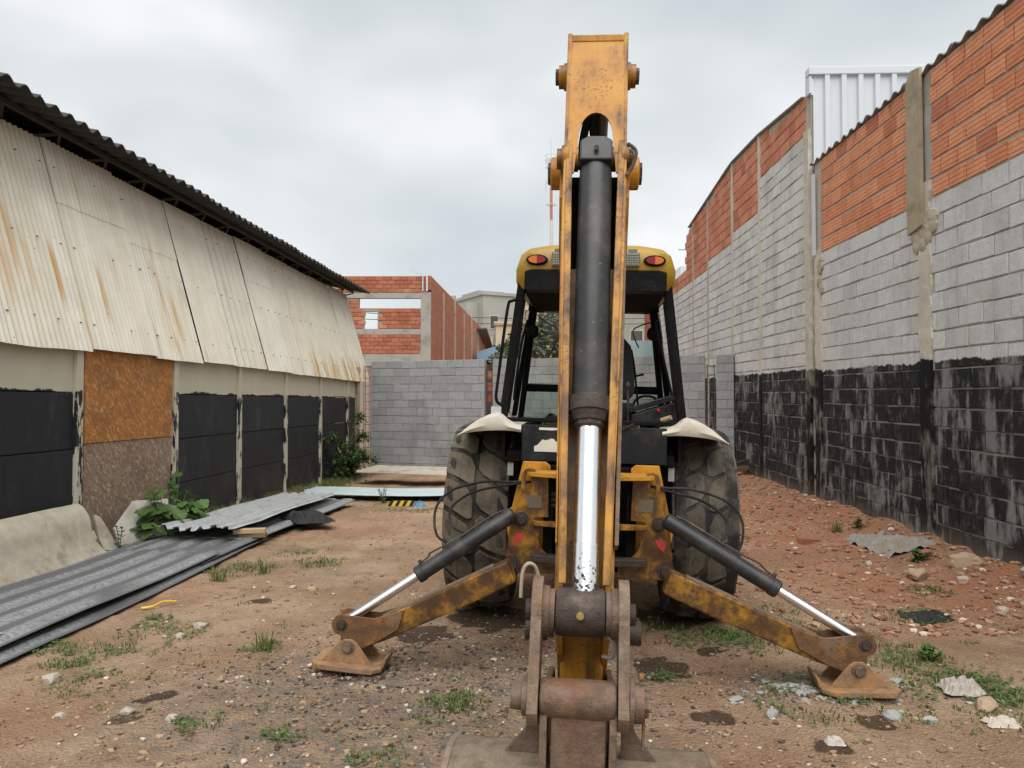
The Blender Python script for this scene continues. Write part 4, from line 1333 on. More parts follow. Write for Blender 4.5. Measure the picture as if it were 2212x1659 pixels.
# ---- bucket linkage
LP = Vector((-0.008, ax(1.05), 1.05)); BP = Vector((-0.008, 1.93, 0.862))
m = Q(); m.rev(LP + Vector((-.063, 0, 0)), LP + Vector((.063, 0, 0)), [(0, .058), (.05, .062), (.95, .062), (1, .058)], 32); eye = m.build('rod_eye', 'pin_steel', bh_, smooth=True)
m = Q(); m.cyl(LP + Vector((0, -.060, .008)), LP + Vector((0, -.072, .009)), .010, n=12); m.cyl(LP + Vector((0, -.07, .009)), LP + Vector((0, -.082, .010)), .006, n=8); m.build('grease_nipple', 'brass', eye)
for s in (-1, 1):
    m = Q(); m.rev(LP + Vector((s * .066, 0, 0)), LP + Vector((s * .097, 0, 0)), [(0, .057), (.45, .057), (.46, .063), (1, .066)], 28); m.build('link_boss', 'rust_steel', bh_, smooth=True)
    # H-link plate: rounded slab through both pins
    out_ = []
    for i in range(17):
        a = math.pi * (0.05 + 0.9 * i / 16)
        out_.append((LP.y + 0.082 * math.cos(a + .1), LP.z + 0.088 * math.sin(a + .1)))
    for i in range(17):
        a = math.pi * (1.05 + 0.9 * i / 16)
        out_.append((BP.y + 0.068 * math.cos(a + .1), BP.z + 0.068 * math.sin(a + .1)))
    m = Q(); m.prism(out_, 'x', s * .097 + LP.x, s * .124 + LP.x); m.build('link_plate', 'worn_steel', bh_, bevel=0.005)
    m = Q(); m.cyl(LP + Vector((s * .125, 0, 0)), LP + Vector((s * .142, 0, 0)), .028, n=16); m.build('pin_end', 'pin_steel', bh_, smooth=True)
    # rear tip link down to the dipper foot
    m = Q(); m.prism([(LP.y - .02, 1.02), (LP.y + .05, 1.10), (2.43, 0.96), (2.42, 0.86), (LP.y + .03, 0.99)], 'x', s * .092, s * .110); m.build('tip_link', 'pin_steel', bh_, bevel=0.004)
    m = Q(); m.cyl((s * .11, 2.38, 0.90), (s * .175, 2.38, 0.90), .036, n=18); m.build('tip_link_pin', 'pin_steel', bh_, smooth=True)
m = Q(); m.rev(BP + Vector((-.093, 0, 0)), BP + Vector((.093, 0, 0)), [(0, .044), (.03, .048), (.97, .048), (1, .044)], 32); m.build('bucket_tube', 'roller_rust', bh_, smooth=True)
for s, rr in ((-1, .034), (1, .048)):
    m = Q(); m.rev(BP + Vector((s * .125, 0, 0)), BP + Vector((s * (.166 if s < 0 else .160), 0, 0)), [(0, rr + .014), (.3, rr + .012), (.31, rr), (1, rr - .002)], 24); m.build('bucket_pin', 'rust_steel', bh_, smooth=True)
m = Q(); m.cyl(BP + Vector((.160, 0, -.01)), BP + Vector((.172, 0, -.01)), .026, n=6); m.build('pin_bolt', 'rust_steel', bh_)
m = Q(); m.prism([[(1.915, .755), (1.935, .755), (1.94, .83), (1.91, .83)]], 'x', .150, .156); m.build('locking_tab', 'rust_steel', bh_)
m = Q(); m.cyl((.14, 1.92, .93), (.15, 1.92, .93), .010, n=10); m.build('bolt_head', 'rust_hot', bh_)
m = Q(); m.tube([(-.118, 2.07, 1.11), (-.130, 2.06, 1.155), (-.150, 2.05, 1.165), (-.164, 2.05, 1.14), (-.167, 2.05, 1.075)], .005, 6); m.build('wire_hook', 'wire_pale', bh_, smooth=True)
m = Q(); m.tube([(.062, 2.02, 1.00), (.085, 2.03, .97), (.08, 2.06, .93), (.055, 2.09, .92)], .006, 6); m.build('grease_pipe', 'galv_light', bh_, smooth=True)

# ---- bucket, its back to the gate, resting on the ground
prof = [(2.14, .665), (2.06, .682), (1.96, .672), (1.85, .62), (1.75, .54), (1.68, .44), (1.66, .31), (1.70, .18), (1.80, .08), (1.98, .025), (2.25, .015), (2.50, .03)]
prof = [(p.x, p.y) for p in catmull([(a, b, 0) for a, b in prof], 3)]
m = Q()
vs, n = [], len(prof)
inn = []
for i, (y, z) in enumerate(prof):
    a = Vector(prof[max(i - 1, 0)]); b = Vector(prof[min(i + 1, n - 1)])
    t = (b - a).normalized(); inn.append((y - t.y * -0.012 * -1, z + t.x * 0.012 * -1))
W2 = .332
vs = [(-W2, y, z) for y, z in prof] + [(W2, y, z) for y, z in prof]
fs = [(i, i + 1, n + i + 1, n + i) for i in range(n - 1)]
m.add(vs, fs)
bu = m.build('bucket', 'bucket_steel', bh_, smooth=True)
bu.modifiers.new('t', 'SOLIDIFY').thickness = 0.014
for s in (-1, 1):
    loop = prof + [(2.50, .20), (2.40, .42), (2.22, .64)]
    m = Q(); m.prism(loop, 'x', s * (W2 + .001), s * (W2 + .018)); m.build('bucket_side', 'bucket_steel', bu, bevel=0.003)
    m = Q(); m.prism([(BP.y - .03, .55), (BP.y - .045, .80), (BP.y - .03, .87), (BP.y + .02, .88), (2.34, .80), (2.46, .72), (2.40, .62), (2.05, .60), (1.93, .55)], 'x', s * .076 - .006, s * .094 - .006); m.build('bucket_ear', 'worn_steel', bu, bevel=0.003)
    m = Q(); m.prism([(s * .105, .66), (s * .24, .66), (s * .19, .685), (s * .145, .74), (s * .12, .80), (s * .105, .80)], 'y', 2.02, 2.04); m.build('gusset', 'rust_steel', bu)
m = Q(); m.prism([(BP.y - .02, .50), (BP.y - .03, .835), (BP.y + .03, .835), (2.10, .58)], 'x', -.072, .062); m.build('bucket_web', 'roller_rust', bu, bevel=0.008)
for i in range(5):
    x = -.27 + i * .135
    m = Q(); m.prism([(2.36, .015), (2.36, .06), (2.55, .045), (2.56, .03)], 'x', x - .03, x + .03); m.build('tooth', 'worn_steel', bu)

# ---- boom: banana-shaped box from the kingpost up to the dipper pivot
boom = [(4.55, .62), (4.70, .78), (4.62, 1.05), (4.2, 1.7), (3.75, 2.2), (3.35, 2.47), (2.95, 2.52), (2.70, 2.48), (2.58, 2.40), (2.56, 2.28), (2.62, 2.12), (2.76, 2.06), (3.0, 2.15), (3.3, 2.05), (3.7, 1.55), (4.2, .85), (4.38, .64)]
for s in (-1, 1):
    m = Q(); m.prism(boom, 'x', s * .100, s * .116); m.build('boom_side', 'yellow_worn', bh_, bevel=0.003)
m = Q()
for (a, b) in (((4.62, 1.0), (4.2, 1.67)), ((4.2, 1.67), (3.75, 2.17)), ((3.75, 2.17), (3.35, 2.44)), ((3.3, 2.07), (3.7, 1.57)), ((3.7, 1.57), (4.2, .87))):
    m.bar((0, a[0], a[1]), (0, b[0], b[1]), .198, .012, up=(0, b[1] - a[1], a[0] - b[0]))
m.build('boom_plate', 'yellow_worn', bh_)
m = Q(); m.cyl((0, 4.35, .95), (0, 3.5, 1.75), .055, n=16); m.build('boom_cylinder', 'cylinder_black', bh_, smooth=True)
m = Q(); m.cyl((-.17, 4.58, .72), (.17, 4.58, .72), .06, n=18); m.build('boom_pivot_pin', 'pin_steel', bh_, smooth=True)
# kingpost casting
m = Q()
m.box((-.15, 4.55, .55), (-.12, 4.95, .92)); m.box((.12, 4.55, .55), (.15, 4.95, .92)); m.cyl((0, 4.9, .50), (0, 4.9, 1.16), .075, n=18)
m.build('kingpost', 'yellow_grimy', bh_, bevel=0.006)
for i, z in enumerate((1.02, .985, .95)):
    m = Q(); m.tube([(-.28, 4.95, z), (-.2, 4.86, z - .01), (-.10, 4.86, z - .005), (0, 4.9, z)], .014, 8); m.build('hose', 'hose_rubber', bh_, smooth=True)

# ---- stabiliser frame
FX = 0.022
hp = [(-.43, 1.13), (-.415, 1.16), (-.39, 1.172), (-.345, 1.165), (-.345, 1.13), (-.262, 1.12), (-.255, .87), (-.345, .865), (-.345, .845), (-.27, .82), (-.30, .79), (-.317, .735), (-.30, .68), (-.26, .64), (-.18, .62), (-.18, .52), (-.47, .512), (-.508, .535), (-.520, .577), (-.505, .735), (-.492, .85), (-.47, .895), (-.432, .965)]
slot = [(-.403, 1.13), (-.392, 1.142), (-.378, 1.142), (-.368, 1.13), (-.368, 1.04), (-.378, 1.028), (-.392, 1.028), (-.403, 1.04)]
for s in (-1, 1):
    def mx(l): return [(s * -1 * x + FX, z) for x, z in l]
    m = Q(); m.prism([mx(hp), mx(slot)], 'y', 4.83, 4.855); fp = m.build('stabiliser_plate', 'yellow_oily', bh_, bevel=0.003)
    m = Q(); m.prism([mx([(-.44, 1.20), (-.29, 1.20), (-.26, 1.175), (-.26, .55), (-.50, .55), (-.55, .86), (-.505, .90)])], 'y', 5.02, 5.045); m.build('rear_plate', 'yellow_paint', bh_, bevel=0.003)
    m = Q(); m.box((s * .26 + FX - .03, 4.86, .56), (s * .26 + FX + .03, 5.02, 1.1)); m.build('frame_post', 'dark_void', bh_)
    # flanges
    m = Q(); m.prism([(s * .17 + FX, 4.72), (s * .37 + FX, 4.80), (s * .42 + FX, 4.86), (s * .42 + FX, 5.0), (s * .17 + FX, 5.0)], 'z', 1.125, 1.150); m.build('top_flange', 'yellow_paint', bh_, bevel=0.003)
    m = Q(); m.prism([(s * .17 + FX, 4.74), (s * .34 + FX, 4.78), (s * .36 + FX, 4.83), (s * .17 + FX, 4.83)], 'z', .822, .848); m.build('mid_flange', 'yellow_grimy', bh_, bevel=0.003)
    m = Q(); m.prism([(s * .14 + FX, 4.74), (s * .355 + FX, 4.76), (s * .355 + FX, 4.83), (s * .14 + FX, 4.83)], 'z', .60, .645); m.build('low_flange', 'pin_steel', bh_, bevel=0.006)
    # pins on the plate
    for (x, z, r, mt) in ((.425, .852, .030, 'pin_steel'), (.478, .567, .036, 'pin_steel')):
        m = Q(); m.rev((s * x + FX, 4.83, z), (s * x + FX, 4.805, z), [(0, r * 1.55), (.3, r * 1.5), (.31, r), (1, r * .9)], 20); m.build('pin', mt, fp, smooth=True)
    # stickers
    m = Q(); m.box((s * .345 + FX - .045, 4.8265, .925), (s * .345 + FX + .045, 4.829, 1.005)); m.build('worn_label', 'sticker_grey', fp)
    m = Q(); m.prism([(s * .445 + FX - s * .04, .755), (s * .445 + FX, .77), (s * .445 + FX + s * .03, .73), (s * .445 + FX + s * .015, .685), (s * .445 + FX - s * .02, .715)], 'y', 4.8265, 4.829); m.build('red_label', 'sticker_red', fp)
    # carriage crossbeam behind
m = Q(); m.box((-.45, 4.90, .55), (.50, 5.01, .64)); m.build('cross_beam', 'dark_void', bh_)
m = Q(); m.box((-.24, 5.05, .50), (.28, 5.25, 1.17)); m.build('rear_frame', 'dark_void', bh_)
m = Q(); m.box((-.30, 5.3, .5), (.34, 8.6, .85)); m.build('chassis', 'dark_void', bh_)

# ---- stabiliser legs
def stabiliser(s, piv, foot_pin, cyl_low, cyl_up, barrel_end, y):
    P0, P1 = Vector((piv[0], y + .03, piv[1])), Vector((foot_pin[0], y, foot_pin[1]))
    C1, C0 = Vector((cyl_low[0], y, cyl_low[1])), Vector((cyl_up[0], y + .22, cyl_up[1]))
    d = (P1 - P0).normalized()
    up = Vector((0, 1, 0)).cross(d) if s < 0 else d.cross(Vector((0, 1, 0)))
    if up.z < 0: up = -up
    # leg beam: tapered box
    L = (P1 - P0).length
    m = Q()
    vs = []
    for t, h0, h1, wd in ((-.03, -.062, .070, .058), (.25, -.070, .074, .058), (.80, -.062, .066, .058), (1.03, -.038, .056, .056)):
        p = P0 + d * (L * t)
        for (w_, h_) in ((-wd, h0), (wd, h0), (wd, h1), (-wd, h1)):
            vs.append(p + Vector((0, 1, 0)) * w_ + up * h_)
    fs = []
    for k in range(3):
        for q in range(4):
            fs.append((4*k+q, 4*k+(q+1) % 4, 4*k+4+(q+1) % 4, 4*k+4+q))
    fs += [(0, 1, 2, 3), (15, 14, 13, 12)]
    m.add(vs, fs)
    leg = m.build('stabiliser_leg', 'yellow_oily', bh_, bevel=0.012)
    # worn top rail
    m = Q(); m.bar(P0 + d * .06 + up * .074, P0 + d * (L * .78) + up * .068, .075, .012, up=up); m.build('leg_rail', 'worn_steel', leg, bevel=0.003)
    # lug plates carrying the rod end
    for q in (-1, 1):
        c = P0 + d * (L * .62) + up * .06
        loop3 = [c, P0 + d * (L * .80) + up * .085, C1 - d * .055 + up * .035]
        for i in range(7):
            a = math.pi * (0.62 - 0.95 * i / 6)
            loop3.append(C1 + d * (.062 * math.cos(a)) + up * (.062 * math.sin(a)))
        loop3 += [P1 + d * .055 + up * -.005, P1 - d * .02 - up * .045, P1 - d * .16 - up * .045, P0 + d * (L * .70) - up * .03]
        n = len(loop3)
        vs = [v + Vector((0, q * .060, 0)) for v in loop3] + [v + Vector((0, q * .076, 0)) for v in loop3]
        fl = [Vector((v.dot(d), v.dot(up), 0)) for v in loop3]
        tri = tessellate_polygon([fl])
        m = Q(); m.add(vs, [tuple(t) for t in tri] + [tuple(n + i for i in reversed(t)) for t in tri] + [(i, (i+1) % n, n+(i+1) % n, n+i) for i in range(n)])
        m.build('leg_lug', 'leg_rust', leg, bevel=0.003)
    m = Q(); m.rev(C1 + Vector((0, -.075, 0)), C1 + Vector((0, -.092, 0)), [(0, .034), (.4, .032), (.41, .022), (1, .020)], 16); m.build('pin', 'pin_steel', leg, smooth=True)
    m = Q(); m.cyl(C1 + Vector((0, -.056, 0)), C1 + Vector((0, .056, 0)), .040, n=20); m.build('rod_eye', 'rust_hot', leg, smooth=True)
    # pad: bent plate with two triangular ears
    tilt = s * R(-3)
    Mp = Matrix.Translation(P1) @ Matrix.Rotation(tilt, 4, 'Y')
    m = Q()
    pl = [(-.205, -.115), (-.150, -.165), (.170, -.165), (.215, -.11), (.215, .11), (.170, .165), (-.150, .165), (-.205, .115)]
    m.prism(pl, 'z', -.122, -.092, Mp); pad = m.build('stabiliser_pad', 'pad_rust', bh_, bevel=0.008)
    m = Q(); m.prism([(.150, -.093), (.222, -.092), (.235, -.045), (.222, -.040), (.205, -.075)] if s < 0 else [(-.150, -.093), (-.212, -.092), (-.225, -.045), (-.212, -.040), (-.195, -.075)], 'y', -.10, .10, Mp); m.build('pad_lip', 'pad_rust', pad)
    for q in (-1, 1):
        m = Q(); m.prism([(-.160, -.093), (.160, -.093), (.150, -.086), (.052, .026), (.025, .045), (-.025, .045), (-.052, .026), (-.150, -.086)], 'y', q * .080, q * .096, Mp); m.build('pad_ear', 'pad_rust', pad, bevel=0.003)
    m = Q(); m.rev(P1 + Vector((0, -.097, 0)), P1 + Vector((0, -.118, 0)), [(0, .040), (.35, .038), (.36, .026), (1, .024)], 18); m.build('pin', 'rust_steel', pad, smooth=True)
    # ram
    E_ = C0 + (C1 - C0) * barrel_end
    dd = (C1 - C0).normalized()
    m = Q(); m.rev(C0, E_, [(0, .030), (.02, .048), (.93, .048), (.935, .053), (.99, .053), (1, .046)], 28); ram = m.build('stabiliser_cylinder', 'cylinder_black', bh_, smooth=True)
    m = Q(); m.cyl(E_ - dd * .01, C1, .029, n=24); m.build('rod', 'chrome', ram, smooth=True)
    bk = C0 + (C1 - C0) * .34
    su = dd.cross(Vector((0, 1, 0)));  su = su if su.z > 0 else -su
    m = Q(); m.bar(bk - dd * .05 + su * .045, bk + dd * .05 + su * .045, .05, .05, up=su); m.cyl(bk - dd * .045, bk + dd * .045, .050, n=24); m.build('valve_block', 'cylinder_black', ram, bevel=0.003)
    m = Q(); m.tube([bk + su * .06 + dd * .02, bk + su * .075 + dd * .15, E_ + su * .062 - dd * .12, E_ + su * .055 - dd * .05], .006, 6); m.build('oil_pipe', 'pin_steel', ram, smooth=True)
    m = Q(); m.tube([C0 + su * .05 + dd * .05, C0 + su * .062 + dd * .12, bk + su * .06 - dd * .10, bk + su * .055 - dd * .04], .008, 6); m.build('oil_pipe', 'pin_steel', ram, smooth=True)
    m = Q(); e2 = E_ - dd * .06; m.cyl(e2 + su * .045, e2 + su * .075, .012, n=8); m.build('fitting', 'pin_steel', ram)
    # two hoses looping out over the tyre and back to the valve block
    sl = Vector((s * .385 + FX, 4.95, 1.075))
    for k, (far_x, lo) in enumerate(((1.0, -.045), (.90, 0.02))):
        yq = 5.12
        pts = [sl, (s * .52, 5.02, 1.06 - .02 * k), (s * .68, yq - .04, 1.05 - .05 * k), (s * (far_x - .10), yq, .98 - .03 * k), (s * far_x, yq - .03, .86), (s * (far_x - .03), 5.0, .74 + lo), (s * (far_x - .17 + .03 * k), 4.88, .69 + lo + .02), bk + su * .06 + Vector((0, .02, 0))]
        m = Q(); m.tube(pts, .0085, 8); m.build('hose', 'hose_rubber', ram, smooth=True)
stabiliser(-1, (-.455, .570), (-1.378, .112), (-1.426, .235), (-.440, .895), .585, 4.55)
stabiliser(1, (.500, .565), (1.506, .172), (1.545, .305), (.470, .905), .60, 4.50)

# ---- wheels
def wheel(cx, cy, r, w, s, mat, lug, worn, name='rear_wheel'):
    hub = Q()
    prof_ = [(0, .10), (.2, .12), (.25, r * .52), (.35, r * .56), (.65, r * .56), (.75, r * .52), (.8, .12), (1, .10)]
    hub.rev((cx - w * .42, cy, r), (cx + w * .42, cy, r), prof_, 28)
    wo = hub.build(name, 'fender_white', bh_, smooth=True)
    def R_(t):   # radius over the tyre's width, t from -1 to 1
        a = abs(t)
        return r - r * .012 * a * a - r * .075 * max(0, (a - .72) / .28) ** 2
    m = Q()
    cs = []
    N = 64
    ts = [-.94, -1.0, -1.0, -.97, -.88, -.70, -.4, 0, .4, .70, .88, .97, 1.0, 1.0, .94]
    rs = [r * .58, r * .66, r * .80, r * .885] + [None] * 7 + [r * .885, r * .80, r * .66, r * .58]
    groove = r * lug
    for i in range(N):
        an = 2 * math.pi * i / N
        for t, q in zip(ts, rs):
            rr = q if q else R_(t) - groove
            cs.append((cx + t * w / 2, cy + rr * math.cos(an), r + rr * math.sin(an)))
    k = len(ts)
    fs = [(i*k+j, i*k+j+1, ((i+1) % N)*k+j+1, ((i+1) % N)*k+j) for i in range(N) for j in range(k-1)]
    m.add(cs, fs)
    m.build('tyre', 'tyre_dark', wo, smooth=True)
    # tread: interlocking slanted blocks
    m = Q()
    NB_ = 18
    pit = 2 * math.pi / NB_
    def blk(poly):
        # poly in (t, angle); densify rounding by splitting along t
        n = len(poly)
        top = []
        for t, a in poly:
            R1 = R_(t)
            top.append((cx + t * w / 2, cy + R1 * math.cos(a), r + R1 * math.sin(a)))
        bot = []
        for t, a in poly:
            R1 = R_(t) - groove - .004
            bot.append((cx + t * w / 2, cy + R1 * math.cos(a), r + R1 * math.sin(a)))
        m.add(top + bot, [tuple(range(n))] + [(i, (i+1) % n, n+(i+1) % n, n+i) for i in range(n)])
    g = worn
    for i in range(NB_):
        a0 = i * pit
        for sd in (-1, 1):
            o = a0 + (0 if sd < 0 else pit * .5)
            sk = -s * pit * .55
            def P(t, f): return (sd * t, o + pit * f + sk * sd * t * 1.0)
            # split each block in outer and inner quads so it follows the crown
            blk([P(.50, g), P(.97, g), P(.97, 1 - g), P(.50, 1 - g)] if sd > 0 else [P(.97, g), P(.50, g), P(.50, 1 - g), P(.97, 1 - g)])
            blk([P(.05, g + .22), P(.20, g), P(.50, g), P(.50, 1 - g), P(.20, 1 - g), P(.05, .78 - g + .1)])
    m.build('tread', mat, wo, bevel=0.005)
    return wo
wheel(-.775 + CX0 * 0, 6.0, .715, .47, -1, 'tyre_dusty', .036, .085)
wheel(.815, 6.0, .715, .47, 1, 'tyre_worn', .014, .06)
wheel(-.78, 8.15, .48, .30, -1, 'tyre_dark', .03, .1, 'front_wheel')
wheel(.82, 8.15, .48, .30, 1, 'tyre_dark', .03, .1, 'front_wheel')
m = Q(); m.cyl((-.62, 6.0, .715), (.66, 6.0, .715), .13, n=18); m.build('rear_axle', 'dark_void', bh_, smooth=True)
m = Q(); m.cyl((-.70, 8.15, .48), (.74, 8.15, .48), .07, n=14); m.build('front_axle', 'dark_void', bh_, smooth=True)

# ---- fenders: shells over the rear wheels
FXS = [.472, .51, .555, .60, .64, .70, .76, .82, .87, .90, .915]
FZU = [1.432, 1.440, 1.462, 1.495, 1.512, 1.495, 1.466, 1.428, 1.388, 1.360, 1.346]
FZL = [1.380, 1.386, 1.389, 1.390, 1.389, 1.385, 1.379, 1.369, 1.355, 1.346, 1.341]
for s in (-1, 1):
    vs, fs = [], []
    n = len(FXS)
    for row in range(9):
        for x, zu, zl in zip(FXS, FZU, FZL):
            bow = .035 * sst(x, .68, .92)
            in_ = min(zu, 1.445) if x < .61 else zu
            y, z = ((5.205, zl), (5.190, zl + .35 * (zu - zl)), (5.205, zl + .80 * (zu - zl)), (5.25, zu), (5.50, in_ + .004), (6.0, in_ + .006), (6.45, in_ - .02), (6.72, in_ - .16), (6.88, in_ - .42))[row]
            vs.append((s * x + CX0, y + bow * (row < 4), z))
    for i in range(8):
        for j in range(n - 1):
            fs.append((i*n+j, i*n+j+1, (i+1)*n+j+1, (i+1)*n+j))
    m = Q(); m.add(vs, fs)
    f_ = m.build('fender', 'fender_white', bh_, smooth=True)
    sm = f_.modifiers.new('t', 'SOLIDIFY'); sm.thickness = .008; sm.offset = -1
    f_.modifiers.new('e', 'EDGE_SPLIT').split_angle = R(50)
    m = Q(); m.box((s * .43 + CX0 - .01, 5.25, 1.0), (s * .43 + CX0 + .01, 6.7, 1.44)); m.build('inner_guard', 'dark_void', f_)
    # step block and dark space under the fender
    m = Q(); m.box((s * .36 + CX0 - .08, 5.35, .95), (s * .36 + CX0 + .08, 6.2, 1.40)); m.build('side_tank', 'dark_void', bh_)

# ---- cab
m = Q(); m.box((-.465 + CX0, 5.20, 1.19), (.505 + CX0, 5.24, 1.435)); rp = m.build('rear_panel', 'panel_black', bh_, bevel=0.006)
m = Q()
def ragged(x0, x1, z0, z1, seed):
    rng = random.Random(seed)
    pts = [(x0, z0), (x1, z0)]
    n = 14
    for i in range(n + 1):
        pts.append((x1 + (x0 - x1) * i / n, z1 - abs(rng.gauss(0, .012)) - (.05 * (i / n - .75) * 4 if i / n > .75 else 0)))
    return pts
m.prism(ragged(-.36, -.10, 1.255, 1.345, 3), 'y', 5.196, 5.199); m.build('peeling_paint', 'paint_cream', rp)
m = Q(); m.prism([(-.33, 1.418), (-.10, 1.418), (-.10, 1.385), (-.15, 1.39), (-.19, 1.405), (-.24, 1.40), (-.33, 1.402)], 'y', 5.196, 5.199); m.build('peeling_paint', 'paint_cream', rp)
# floor, sill rim
m = Q(); m.box((-.55, 5.25, 1.18), (.58, 6.5, 1.25)); m.build('cab_floor', 'dark_void', bh_)
m = Q()
rim = [(-.645, 5.26, 1.465), (-.645, 6.5, 1.44), (.68, 6.5, 1.44), (.68, 5.26, 1.465)]
for i, a in enumerate(rim):
    b = rim[(i + 1) % 4]
    m.bar(a, b, .035, .03)
m.build('cab_sill', 'cab_black', bh_, bevel=0.006)
for s in (-1, 1):
    m = Q(); m.box((s * .60 + CX0 - .01, 5.3, 1.2), (s * .60 + CX0 + .01, 6.5, 1.44)); m.build('cab_side', 'cab_black', bh_)
# pillars
for s, (tx, bx) in ((-1, (-.475, -.590)), (1, (.505, .635))):
    m = Q(); m.bar((bx, 5.32, 1.47), (tx, 5.30, 2.46), .056, .07, up=(0, 1, 0)); m.build('rear_pillar', 'cab_black', bh_, bevel=0.008)
    m = Q(); m.bar((bx * .99, 6.40, 1.25), (tx * .96, 6.35, 2.46), .046, .06, up=(0, 1, 0)); m.build('front_pillar', 'cab_black', bh_, bevel=0.008)
    m = Q(); m.bar((bx * 1.06, 5.9, 1.47), (tx * 1.07, 5.9, 2.46), .028, .04, up=(0, 1, 0)); m.build('door_pillar', 'cab_black', bh_, bevel=0.006)
    m = Q(); m.add([(bx * 1.01, 5.95, 1.47), (bx * 1.0, 6.36, 1.47), (tx * .99, 6.32, 2.40), (tx * 1.0, 5.95, 2.40)], [(0, 1, 2, 3)]); m.build('side_window', 'cab_glass', bh_)
    # grab rails
    m = Q(); m.tube([(bx - s * .0 + s * .005, 5.28, 1.56), (bx + s * .045, 5.26, 1.60), (bx + s * .035, 5.26, 1.75), (tx + s * .10, 5.26, 2.22), (tx + s * .07, 5.26, 2.28), (tx + s * .02, 5.28, 2.29)] if s < 0 else
                    [(bx - .04, 5.72, 1.58), (bx - .025, 5.70, 1.62), (tx - .02, 5.70, 2.12), (tx - .03, 5.7, 2.2), (tx - .06, 5.72, 2.2)], .011, 8); m.build('grab_rail', 'cab_black', bh_, smooth=True)
    m = Q(); m.rev((tx * .96, 6.0, 2.16), (tx * .96, 6.06, 2.13), [(0, .03), (.3, .05), (1, .05)], 14); m.build('work_lamp', 'cab_black', bh_, smooth=True)
m = Q(); m.tube([(-.545, 5.74, 1.60), (-.555, 5.72, 1.64), (-.515, 5.72, 2.0), (-.47, 5.72, 2.2)], .010, 8); m.build('door_rail', 'cab_black', bh_, smooth=True)
m = Q(); m.box((-.67, 5.27, 1.43), (-.60, 5.29, 1.55)); m.build('hinge_bracket', 'galv_light', bh_)
# cross members front
m = Q(); m.bar((-.56, 6.42, 1.705), (.60, 6.42, 1.705), .05, .065); m.build('dash_rail', 'cab_black', bh_, bevel=0.006)
m = Q(); m.bar((-.50, 6.38, 2.43), (.54, 6.38, 2.43), .06, .10); m.build('header_rail', 'cab_black', bh_)
m = Q(); m.bar((-.19, 6.42, 1.26), (-.17, 6.42, 1.68), .05, .08, up=(0, 1, 0)); m.build('dash_post', 'cab_black', bh_)
m = Q(); m.add([(-.56, 6.44, 1.73), (.60, 6.44, 1.73), (.52, 6.40, 2.40), (-.48, 6.40, 2.40)], [(0, 1, 2, 3)]); m.build('windscreen', 'cab_glass', bh_)
m = Q(); m.add([(-.58, 6.44, 1.27), (.60, 6.44, 1.27), (.60, 6.44, 1.67), (-.56, 6.44, 1.67)], [(0, 1, 2, 3)]); m.build('lower_windscreen', 'green_glass', bh_)
# wipers
m = Q(); m.tube([(-.43, 6.46, 2.30), (-.25, 6.46, 2.18)], .006, 6, 0); m.tube([(-.25, 6.46, 2.18), (-.33, 6.46, 2.00)], .008, 6, 0); m.build('wiper', 'cab_black', bh_)
m = Q(); m.tube([(.52, 6.46, 2.28), (.40, 6.46, 2.24), (.35, 6.46, 2.19), (.40, 6.46, 2.06)], .006, 6); m.build('wiper', 'cab_black', bh_)
# roof: lofted cap with rounded corners
def roof():
    rings = []
    for (z, hw, y0, y1, rad) in ((2.365, .525, 5.24, 6.62, .10), (2.42, .545, 5.20, 6.66, .12), (2.50, .545, 5.17, 6.68, .13), (2.60, .515, 5.17, 6.68, .14), (2.645, .475, 5.20, 6.64, .16), (2.672, .40, 5.27, 6.56, .16)):
        pts = []
        for (cx_, cy_, a0) in ((hw - rad, y1 - rad, 0), (-hw + rad, y1 - rad, 90), (-hw + rad, y0 + rad, 180), (hw - rad, y0 + rad, 270)):
            for i in range(7):
                a = R(a0 + 90 * i / 6)
                pts.append((CX0 + cx_ + rad * math.cos(a), cy_ + rad * math.sin(a), z))
        rings.append(pts)
    n = len(rings[0])
    vs = [p for r_ in rings for p in r_]
    fs = [(k*n+i, k*n+(i+1) % n, (k+1)*n+(i+1) % n, (k+1)*n+i) for k in range(len(rings)-1) for i in range(n)]
    fs += [tuple(range((len(rings)-1)*n, len(rings)*n)), tuple(reversed(range(n)))]
    m = Q(); m.add(vs, fs)
    return m.build('cab_roof', 'roof_yellow', bh_, smooth=True)
ro = roof()
m = Q(); m.prism([(-.455, 2.345), (-.455, 2.475), (-.40, 2.487), (.44, 2.487), (.495, 2.475), (.495, 2.345)], 'y', 5.162, 5.30); m.build('rear_header', 'cab_black', ro, bevel=0.01)
m = Q(); m.box((-.46, 5.30, 2.345), (.50, 6.5, 2.363)); m.build('headlining', 'dark_void', ro)
